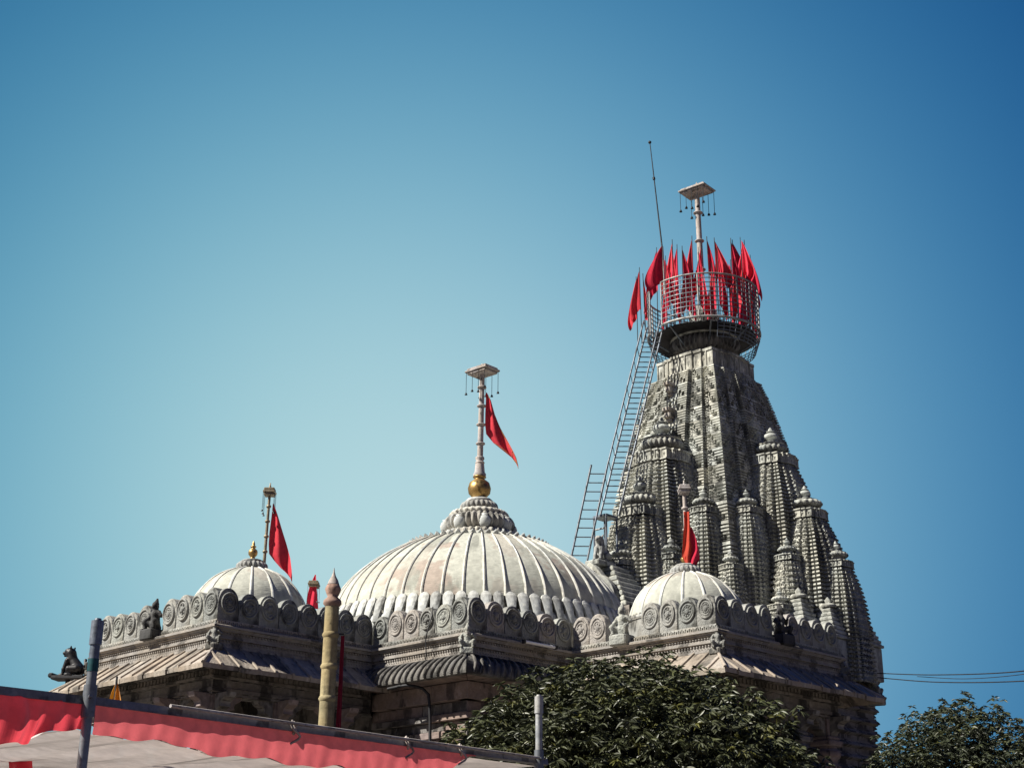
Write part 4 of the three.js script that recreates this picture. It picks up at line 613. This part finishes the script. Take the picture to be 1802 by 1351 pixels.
// ---------------------------------------------------------------- ladders to the tower top
function ladder(label, a, b, w, right, o = {}) { // a foot centre, b head centre
  const A = V(...a), Bv = V(...b), R = V(...right).normalize().multiplyScalar(w / 2), t = thing('steel_ladder', label, 'ladder', a), d = Bv.clone().sub(A), L = d.length();
  for (const s of [-1, 1]) new MB().tube(R.clone().multiplyScalar(s).toArray(), d.clone().add(R.clone().multiplyScalar(s)).toArray(), 0.03, 0.03, 6).build('side_rail', MT.steel, t);
  const n = Math.floor(L / (o.hand ? 0.2 : 0.26)); for (let k = 1; k < n; k++) { const c = d.clone().multiplyScalar(k / n); new MB().tube(c.clone().sub(R).toArray(), c.clone().add(R).toArray(), 0.018, 0.018, 6).build('rung', MT.steel, t); }
  if (o.hand) for (const s of [-1, 1]) { const off = R.clone().multiplyScalar(s).add(V(...o.hand)); new MB().tube(d.clone().multiplyScalar(0.06).add(off).toArray(), d.clone().multiplyScalar(0.98).add(off).toArray(), 0.026, 0.026, 6).build('hand_rail', MT.steel, t); const k = 12; for (let i = 0; i <= k; i++) { const c = d.clone().multiplyScalar(lerp(0.06, 0.98, i / k)).add(R.clone().multiplyScalar(s)); new MB().tube(c.toArray(), c.clone().add(V(...o.hand)).toArray(), 0.012, 0.012, 5).build('stay', MT.steel, t); } }
}
const LADB = [[-0.17, 12.02, -5.12], [-0.64, 18.62, -7.94], [0.705, 0, -0.709], [0.02, 0.30, 0.12]];
const LADA = [[-1.202, 6.72, -3.692], [-0.112, 13.36, -4.67], [0.705, 0, -0.709]];
ladder('long steel ladder with hand rails leaning up the tower to the flag railing', LADB[0], LADB[1], 0.5, LADB[2], { hand: LADB[3] });
ladder('short steel ladder rising beside the stone lion', LADA[0], LADA[1], 0.45, LADA[2]);

{ // small landing where the two ladders meet
  const t = thing('ladder_landing', 'small dark steel landing joining the two ladders above the stone lion', 'platform', [-0.26, 9.2, -5.05]);
  new MB().cbox(0.0, 2.76, 0.0, 0.5, 0.07, 0.5, 0.01).build('deck', MT.steel, t);
  for (const [x, z] of [[-0.22, 0.22], [0.22, 0.22], [-0.22, -0.22], [0.22, -0.22]]) new MB().tube([x, 0, z], [x, 2.72, z], 0.03, 0.03, 6).build('leg', MT.steel, t);
  new MB().tube([-0.22, 2.4, 0.22], [0.22, 2.4, 0.22], 0.025, 0.025, 6).build('brace', MT.steelPale, t);
}

// ---------------------------------------------------------------- statues on the parapets
function statue(label, x, y, z, ry, sc, mat, plinth = 0.2) { const t = thing('stone_figure', label, 'statue', [x, y, z], ry); new MB().cbox(0, plinth / 2, 0.02, 0.36 * sc + 0.06, plinth, 0.36, 0.025).build('plinth', mat, t); put(figureGeo, 'figure', mat, t, [0, plinth - 0.012, -0.02]).scale.setScalar(sc); return t; }
statue('dark crouching stone figure in the middle of the left porch parapet', 0, 6.66, 8.80, 0.1, 0.92, MT.statue, 0.22);
statue('dark stone figure in the middle of the right porch front parapet', 8.72, 6.66, 0.0, PI / 2, 0.92, MT.statue, 0.22);
statue('pale sunlit stone figure on the inner side of the right porch parapet', 6.40, 6.66, 2.10, 0.1, 0.95, MT.parapet[3], 0.22);
statue('stone figure standing out against the sky on the tower right shoulder', 4.22, 8.44, TZ - 1.05, PI / 2 + 0.5, 1.15, MT.tower[1], 0.25);
{ const t = thing('stone_figure', 'rounded stone guardian at the foot of the tower right edge', 'statue', [4.5, 7.15, TZ - 0.8], PI / 2 + 0.3); put(figureGeo, 'figure', MT.tower[3], t, [0, 0.06, 0]); new MB().cbox(-0.05, -0.05, 0, 0.5, 0.24, 0.5, 0.03).build('plinth', MT.tower[3], t); }
{ // black lion on its iron stand above the left eave corner
  const t = thing('lion_statue', 'black lion statue on a small stand at the far left eave', 'statue', [-2.65, 5.86, 9.06], -0.95);
  new MB().tube([-0.0, 0, 0.05], [0.0, 0.30, 0.05], 0.05, 0.05, 8).build('post', MT.iron, t); const tr = new MB().cbox(0, 0.33, 0, 0.36, 0.08, 0.72, 0.02); tr.cbox(0, 0.38, 0.38, 0.32, 0.10, 0.12, 0.03); tr.build('tray', MT.iron, t);
  const l = put(lionGeo, 'body', metal(0.028, 0.028, 0.032, 0.5, 0.1), t, [0, 0.36, -0.02]); l.scale.set(0.84, 0.72, 0.74);
}
{ // tube lamp on the shaded parapet
  const t = thing('tube_lamp', 'white tube lamp fixed below the shaded hall parapet', 'lamp', [5.22, 6.68, 3.3], PI / 2);
  new MB().tube([-0.42, 0, 0.06], [0.42, 0, 0.06], 0.032, 0.032, 10).build('tube', new THREE.MeshStandardMaterial({ color: lin(0.85, 0.85, 0.85), roughness: 0.3 }), t); new MB().cbox(0, 0.0, 0.015, 0.98, 0.05, 0.05, 0.01).build('batten', MT.steelPale, t); for (const s of [-1, 1]) new MB().cbox(s * 0.45, 0, 0.06, 0.06, 0.075, 0.085, 0.01).build('end_cap', MT.iron, t);
}
{ // rain pipe and loose wire on the hall front
  const t = thing('drain_pipe', 'black drain pipe running down the shaded hall wall', 'pipe', [3.88, 0, 4.98]); new MB().path([[0.02, 0.02, -0.06], [0.02, 3, -0.06], [0, 5.4, -0.06], [-0.03, 5.72, 0.0], [-0.2, 5.82, 0.30], [-0.75, 5.80, 0.38]], 0.03, 8, 40).build('pipe', MT.iron, t);
  const w = thing('hanging_wire', 'thin black wire hanging over the sunlit hall parapet', 'wire', [4.02, 6.2, 5.16]); new MB().path([[-0.02, 1.15, -0.14], [0, 1.02, -0.12], [0.02, 0.7, 0.0], [-0.03, 0.48, 0.01], [-0.02, 0.2, -0.0], [-0.06, 0.05, -0.02]], 0.012, 5, 30).build('wire', MT.iron, w);
}

// ---------------------------------------------------------------- yellow pillar
{
  const t = thing('yellow_pillar', 'tall ringed yellow pillar with pink finial before the left porch', 'pillar', [8.92, 0, 11.30]);
  new MB().tube([0, 0.5, 0], [0, 5.72, 0], 0.125, 0.098, 20).build('shaft', MT.pillar, t); new MB().cbox(0, 0.25, 0, 0.7, 0.5, 0.7, 0.03).build('base', MT.pillar, t);
  for (const y of [2.2, 3.1, 3.9, 4.42, 4.86, 5.3]) { const r = lerp(0.125, 0.098, y / 5.7); new MB().lathe([[r * 0.95, -0.05], [r + 0.008, -0.03], [r + 0.022, 0], [r + 0.008, 0.03], [r * 0.95, 0.05]], 20, M4().makeTranslation(0, y, 0)).build('ring', MT.pillar, t); }
  new MB().lathe([[0.098, 5.7], [0.13, 5.74], [0.125, 5.79], [0.07, 5.84], [0.09, 5.88], [0.115, 5.95], [0.09, 6.01], [0.05, 6.03]], 20).build('capital', MT.pillarCap, t); new MB().lathe([[0.085, 6.02], [0.065, 6.08], [0.03, 6.14], [0.012, 6.2], [0.004, 6.26]], 16).build('finial', MT.marble, t);
  const c = thing('pillar_cloth', 'narrow crimson cloth hanging behind the yellow pillar', 'cloth', [9.0, 5.3, 11.18], CAMR); sheet([[0.0, 0, 0.05, 0], [0.0, -0.7, 0.055, -0.7], [-0.01, -1.3, 0.06, -1.3], [0.0, -2.2, 0.075, -2.2], [0.0, -3, 0.06, -3]], 8, 3, 0.03)  .build('cloth', cloth(0.28, 0.006, 0.03, 0.1), c); new MB().tube([0.04, 0.02, 0], [-0.1, 0.02, 0.02], 0.012, 0.012, 5).build('tie', MT.iron, c);
}

// ---------------------------------------------------------------- festival awning in front
const beam0 = V(17.30, 2.72, 23.4), beamP = V(16.87, 2.80, 19.205), beam1 = V(16.02, 2.871, 14.45);
const onBeam = (s) => s < 0 ? beamP.clone().lerp(beam0, -s) : beamP.clone().lerp(beam1, s);
{
  const t = thing('steel_beam', 'dark square steel tube running across the top of the red awning', 'beam', [16.87, 0, 19.205]);
  const o = V(16.87, 0, 19.205), rel = (p) => p.clone().sub(o).toArray();
  const bm = new MB(); const tube4 = (a, b, w) => { const d = V(...b).sub(V(...a)), L = d.length(); bm.geo(new THREE.BoxGeometry(w, L, w), M4().compose(V(...a).add(V(...b)).multiplyScalar(0.5), new THREE.Quaternion().setFromUnitVectors(V(0, 1, 0), d.normalize()), V(1, 1, 1))); };
  tube4(rel(onBeam(-1)), rel(onBeam(0)), 0.05); tube4(rel(onBeam(0)), rel(onBeam(1.02)), 0.05); bm.build('beam', metal(0.30, 0.29, 0.30, 0.5, 0.2), t);
  const b2 = new MB(); b2.tube(rel(onBeam(0.12).add(V(0.06, 0.03, 0.0))), rel(onBeam(1.0).add(V(0.06, 0.02, 0))), 0.012, 0.012, 6); b2.build('stay_rope', MT.marble, t);
  for (const s of [0.36, 0.62, 0.76, -0.55]) { const c = onBeam(s), m = new MB(); m.geo(new THREE.TorusGeometry(0.042, 0.013, 6, 12), M4().makeTranslation(...rel(c))); m.path([rel(c.clone().add(V(0.03, 0.05, 0.02))), rel(c.clone().add(V(0.07, 0.0, 0.05))), rel(c.clone().add(V(0.06, -0.06, -0.03))), rel(c.clone().add(V(0.03, -0.11, 0.03)))], 0.009, 5, 12); m.build('rope_knot', MT.marble, t); }
  const post = (label, p, top, mat, tape) => { const q = thing('awning_post', label, 'post', [p.x, 0, p.z]); new MB().tube([0, 0, 0], [0, top, 0], 0.03, 0.03, 14).build('tube', mat, q); new MB().tube([0, top - 0.13, 0], [0, top + 0.015, 0], 0.038, 0.038, 14).build('collar', mat, q); new MB().tube([0, top - 0.015, 0], [0, top + 0.03, 0], 0.028, 0.02, 14).build('cap', mat, q); if (tape) new MB().tube([0, tape, 0], [0, tape + 0.075, 0], 0.0325, 0.0325, 14).build('tape', metal(0.02, 0.10, 0.11, 0.4), q); new MB().tube([0, p.y - 0.1, 0], [0, p.y + 0.09, 0], 0.040, 0.040, 14).build('clamp', MT.steel, q); new MB().tube([-0.02, p.y, 0.0], [0.07, p.y + 0.02, 0.03], 0.012, 0.012, 6).build('bolt', MT.steel, q); return q; };
  post('grey steel awning post with a dark green tape band, left foreground', V(16.915, 2.80, 19.245), 3.26, MT.steel, 2.97); post('pale steel awning post standing before the mango tree', V(16.06, 2.87, 14.50), 3.40, MT.steelPale, 0);
}
const beige = cloth(0.97, 0.84, 0.77, 0.66);
const borderH = (s) => s > 0 ? (0.165 + 0.055 * sstep(0, 0.3, s) + 0.014 * Math.sin(s * 37) + 0.008 * Math.sin(s * 91 + 1)) * (1 - 0.92 * sstep(0.68, 0.80, s)) : 0.17 + 0.19 * sstep(0.02, 0.22, -s) + 0.018 * Math.sin(s * 49) + 0.01 * Math.sin(s * 117);
const canopyY = (s, d) => -0.02 - 0.94 * borderH(s) * (1 - 0.35 * sstep(0, 3, d)) - 0.05 * Math.sin(Math.min(1, d / 6.2) * PI) + 0.025 * Math.sin(s * 21 + d * 1.4) * Math.min(1, d) + 0.008 * Math.sin(s * 57 + d * 4) * Math.min(1, d);
function grid(P) { const m = new MB(); for (let i = 0; i < P.length - 1; i++) for (let j = 0; j < P[0].length - 1; j++) m.quad(P[i][j], P[i + 1][j], P[i + 1][j + 1], P[i][j + 1]); return m; }
{ // canopy sheet behind the beam, seen from below
  const t = thing('awning_canopy', 'beige awning cloth stretched behind the red border', 'awning', [16.87, 0, 19.2]);
  const P = []; for (let i = 0; i <= 120; i++) { const s = -1 + 2.0 * i / 120, row = [], e = onBeam(s); for (let j = 0; j <= 40; j++) { const d = 0.03 + 6.2 * Math.pow(j / 40, 1.5); row.push([e.x - 16.87 - d, e.y + canopyY(s, d), e.z - 19.2 + 0.03 * d]); } P.push(row); } grid(P).build('canopy_cloth', beige, t);
  new MB().path([[-2.2, 2.56, -4.0], [-1.6, 2.50, -2.6], [-1.1, 2.47, -1.6], [-1.2, 2.46, -0.6], [-1.6, 2.44, 0.6]], 0.007, 5, 40).build('hanging_wire', MT.iron, t);
}
function border(label, s0, s1, amp, mat) { // gathered red cloth hung along the beam
  const t = thing('awning_border', label, 'cloth', [16.87, 0, 19.2]), n = Math.round((s1 - s0) * 420), P = [];
  for (let i = 0; i <= n; i++) { const s = lerp(s0, s1, i / n), row = [], H = borderH(s), e = onBeam(s); for (let k = 0; k <= 18; k++) { const q = k / 18, g = Math.sin(s * 88) * 0.5 + Math.sin(s * 203 + q * 1.5) * 0.35 + Math.sin(s * 31 + 1) * 0.4, x = amp * (0.25 + q) * g + amp * 1.2 * Math.sin(q * PI) * (0.5 + 0.5 * Math.sin(s * 43)); row.push([e.x - 16.87 + 0.02 + x, e.y - 0.015 - H * q, e.z - 19.2 + 0.5 * amp * Math.cos(s * 88) * q]); } P.push(row); }
  grid(P).build('cloth', mat, t);
}
border('flat red pleated awning border right of the grey post', 0.004, 0.80, 0.010, cloth(0.95, 0.19, 0.21, 0.62));
border('bunched bright red awning border left of the grey post', -1.0, -0.004, 0.05, cloth(0.95, 0.09, 0.12, 0.62));
{ // red strip farther back under the canopy
  const t = thing('awning_strip', 'short red cloth strips hanging under the beige awning at bottom left', 'cloth', [15.2, 2.62, 19.6], 0); const m = new MB(), n = 120, P = [];
  for (let i = 0; i <= n; i++) { const x = -0.9 + 1.8 * i / n, gap = Math.sin(x * 7.5) > 0.75 ? 0.02 : 1; const row = []; for (let k = 0; k <= 6; k++) { const q = k / 6, z = 0.03 * Math.sin(x * 40) * (0.3 + q); row.push([z, -0.0 - q * (0.10 + 0.02 * Math.sin(x * 23)) * gap, x]); } P.push(row); }
  for (let i = 0; i < n; i++) for (let k = 0; k < 6; k++) m.quad(P[i][k], P[i][k + 1], P[i + 1][k + 1], P[i + 1][k]); m.build('cloth', cloth(0.70, 0.025, 0.05, 0.4), t);
}
{ // small orange pennant above the awning
  const t = thing('orange_pennant', 'small orange pennant standing behind the awning beam', 'flag', [15.19, 0, 18.1], CAMR); new MB().tube([0, 0, 0], [0, 3.26, 0], 0.012, 0.008, 6).build('staff', MT.iron, t);
  const m = sheet([[-0.004, 3.215, 0.008, 3.215], [-0.03, 3.14, 0.035, 3.14], [-0.05, 3.04, 0.07, 3.03], [-0.06, 2.95, 0.085, 2.94]], 12, 4, 0.03); m.build('cloth', cloth(0.85, 0.32, 0.01, 0.3), t);
}
{ // overhead wires
  const W = [[[4.36, 7.87, -10.6], [8.1, 7.02, -7.2], [12.0, 6.26, -3.6], [14.2, 6.0, -1.6]], [[4.36, 7.76, -10.6], [8.1, 6.85, -7.2], [12.0, 6.06, -3.6], [14.2, 5.72, -1.6]], [[6.9, 7.25, -8.4], [9.5, 6.63, -5.9], [12.0, 6.20, -3.6], [14.2, 5.95, -1.6]]];
  ['upper overhead wire running right from the tower', 'lower overhead wire running right from the tower', 'faint middle overhead wire at the right edge'].forEach((l, i) => { const p = W[i], t = thing('overhead_wire', l, 'wire', p[0], 0, 'overhead wires'); new MB().path(p.map((q) => q.map((v, k) => v - p[0][k])), i === 2 ? 0.008 : 0.013, 5, 40).build('cable', MT.iron, t); });
}

// ---------------------------------------------------------------- trees
const leafMat = (r, g, b) => new THREE.MeshPhysicalMaterial({ color: lin(r, g, b), roughness: 0.42, transmission: 0.12, thickness: 0, side: THREE.DoubleSide, vertexColors: true, specularIntensity: 0.7 });
const bark = stone(0.16, 0.12, 0.09, grimyT, 0.02);
function tree(label, base, lobes, o) {
  const t = thing('mango_tree', label, 'tree', base), tr = new MB(); const rel = (p) => [p[0] - base[0], p[1] - base[1], p[2] - base[2]];
  const top = [0.1, o.fork, 0]; tr.path([[0, 0, 0], [0.06, o.fork * 0.5, 0.04], top], o.tr, 10, 14); tr.build('trunk', bark, t);
  const pos = [], nor = [], col = [], L = V(), D = V(), S = V(), N = V(), q = V();
  lobes.forEach((l) => { const c = rel(l), m = new MB(); m.path([top, [lerp(top[0], c[0], 0.5), lerp(top[1], c[1], 0.45), lerp(top[2], c[2], 0.5)], c], 0.05 * l[3] + 0.02, 7, 12); m.build('limb', bark, t); });
  const leaf = (p, dir, len, wid, tint) => { // folded, drooping leaf: 3 segments, 2 halves
    D.copy(dir).normalize(); S.set(rr(-1, 1), rr(-0.3, 0.3), rr(-1, 1)).cross(D).normalize(); N.copy(S).cross(D); if (N.y < 0) { N.negate(); } const pr = [0.15, 1, 0.85, 0.03], P = [];
    for (let k = 0; k <= 3; k++) { const s = k / 3, w = wid * pr[k] * 0.5; const c = [0, 1, 2].map((i) => p.getComponent(i) + D.getComponent(i) * len * s + (i === 1 ? -len * 0.22 * s * s : 0)); P.push([[0, 1, 2].map((i) => c[i] + S.getComponent(i) * w + N.getComponent(i) * w * 0.35), c, [0, 1, 2].map((i) => c[i] - S.getComponent(i) * w + N.getComponent(i) * w * 0.35)]); }
    const T = (a, b, c) => { for (const v of [a, b, c]) { pos.push(v[0], v[1], v[2]); col.push(tint[0], tint[1], tint[2]); } const ux = b[0] - a[0], uy = b[1] - a[1], uz = b[2] - a[2], vx = c[0] - a[0], vy = c[1] - a[1], vz = c[2] - a[2]; const x = uy * vz - uz * vy, y = uz * vx - ux * vz, z = ux * vy - uy * vx, l = Math.hypot(x, y, z) || 1; for (let i = 0; i < 3; i++) nor.push(x / l, y / l, z / l); };
    for (let k = 0; k < 3; k++) for (let h = 0; h < 2; h++) { T(P[k][h], P[k][h + 1], P[k + 1][h + 1]); T(P[k][h], P[k + 1][h + 1], P[k + 1][h]); } };
  for (const l of lobes) { const c = V(...rel(l)), n = Math.round(o.density * l[3] * l[3]);
    for (let i = 0; i < n; i++) { q.set(rr(-1, 1), rr(-0.75, 1), rr(-1, 1)); if (q.lengthSq() > 1 || q.lengthSq() < 0.05) { i--; continue; } q.normalize(); const bump = 1 + 0.16 * Math.sin(q.x * 7 + l[0]) * Math.sin(q.y * 6 + l[2]) * 1.2, f = rnd() < 0.72 ? rr(0.82, 1.06) : rnd() < 0.25 ? rr(1.06, 1.2) : rr(0.45, 0.84); L.copy(c).addScaledVector(q, l[3] * f * bump);
      const young = rnd() < 0.09, k = rr(0.5, 1.4), tint = young ? [1.5 * k, 1.35 * k, 0.7 * k] : [k, k, k * rr(0.8, 1.1)], m = 6 + Math.floor(rnd() * 5), out = q.clone(), ph = rr(0, 6.3);
      for (let j = 0; j < m; j++) { const a = ph + j / m * 2 * PI, e1 = V(Math.cos(a), 0.15, Math.sin(a)); const d = e1.multiplyScalar(0.9).addScaledVector(out, 0.5).add(V(0, rr(-1.1, 0.0), 0)); leaf(L, d, o.leaf * rr(0.75, 1.2), o.leaf * rr(0.22, 0.3), tint); } } }
  const g = new THREE.BufferGeometry(); g.setAttribute('position', new THREE.Float32BufferAttribute(pos, 3)); g.setAttribute('normal', new THREE.Float32BufferAttribute(nor, 3)); g.setAttribute('color', new THREE.Float32BufferAttribute(col, 3)); put(g, 'crown', o.mat, t, [0, 0, 0]);
}
tree('large dark mango tree covering the hall corner', [11.6, 0, 7.9], [[11.62, 4.13, 7.79, 1.00], [11.03, 4.01, 8.58, 0.95], [10.36, 3.83, 8.80, 0.85], [10.25, 3.45, 9.48, 0.70], [12.05, 3.93, 7.06, 0.95], [12.42, 3.65, 6.60, 0.85], [12.80, 3.15, 6.15, 0.72], [11.89, 3.34, 8.74, 1.20], [12.46, 3.28, 8.01, 1.20], [11.15, 3.20, 9.28, 1.00], [12.81, 3.02, 7.24, 1.00], [11.04, 3.91, 6.98, 1.10], [10.35, 3.56, 7.84, 1.10], [10.43, 3.13, 9.86, 0.60]], { fork: 1.9, tr: 0.2, density: 900, leaf: 0.125, mat: leafMat(0.068, 0.076, 0.038) });
tree('smaller tree at the bottom right beyond the right porch', [9.0, 0, -6.2], [[8.89, 5.62, -6.54, 0.7], [8.42, 5.25, -6.29, 0.85], [9.16, 5.28, -7.24, 0.9], [8.1, 4.85, -5.54, 0.75], [9.87, 4.80, -7.04, 0.85], [9.02, 4.54, -6.04, 1.1], [7.91, 4.45, -4.85, 0.65], [10.37, 4.5, -7.28, 0.95], [8.51, 4.22, -5.2, 0.85]], { fork: 2.4, tr: 0.16, density: 640, leaf: 0.115, mat: leafMat(0.056, 0.066, 0.038) });

renderer.render(scene, camera);
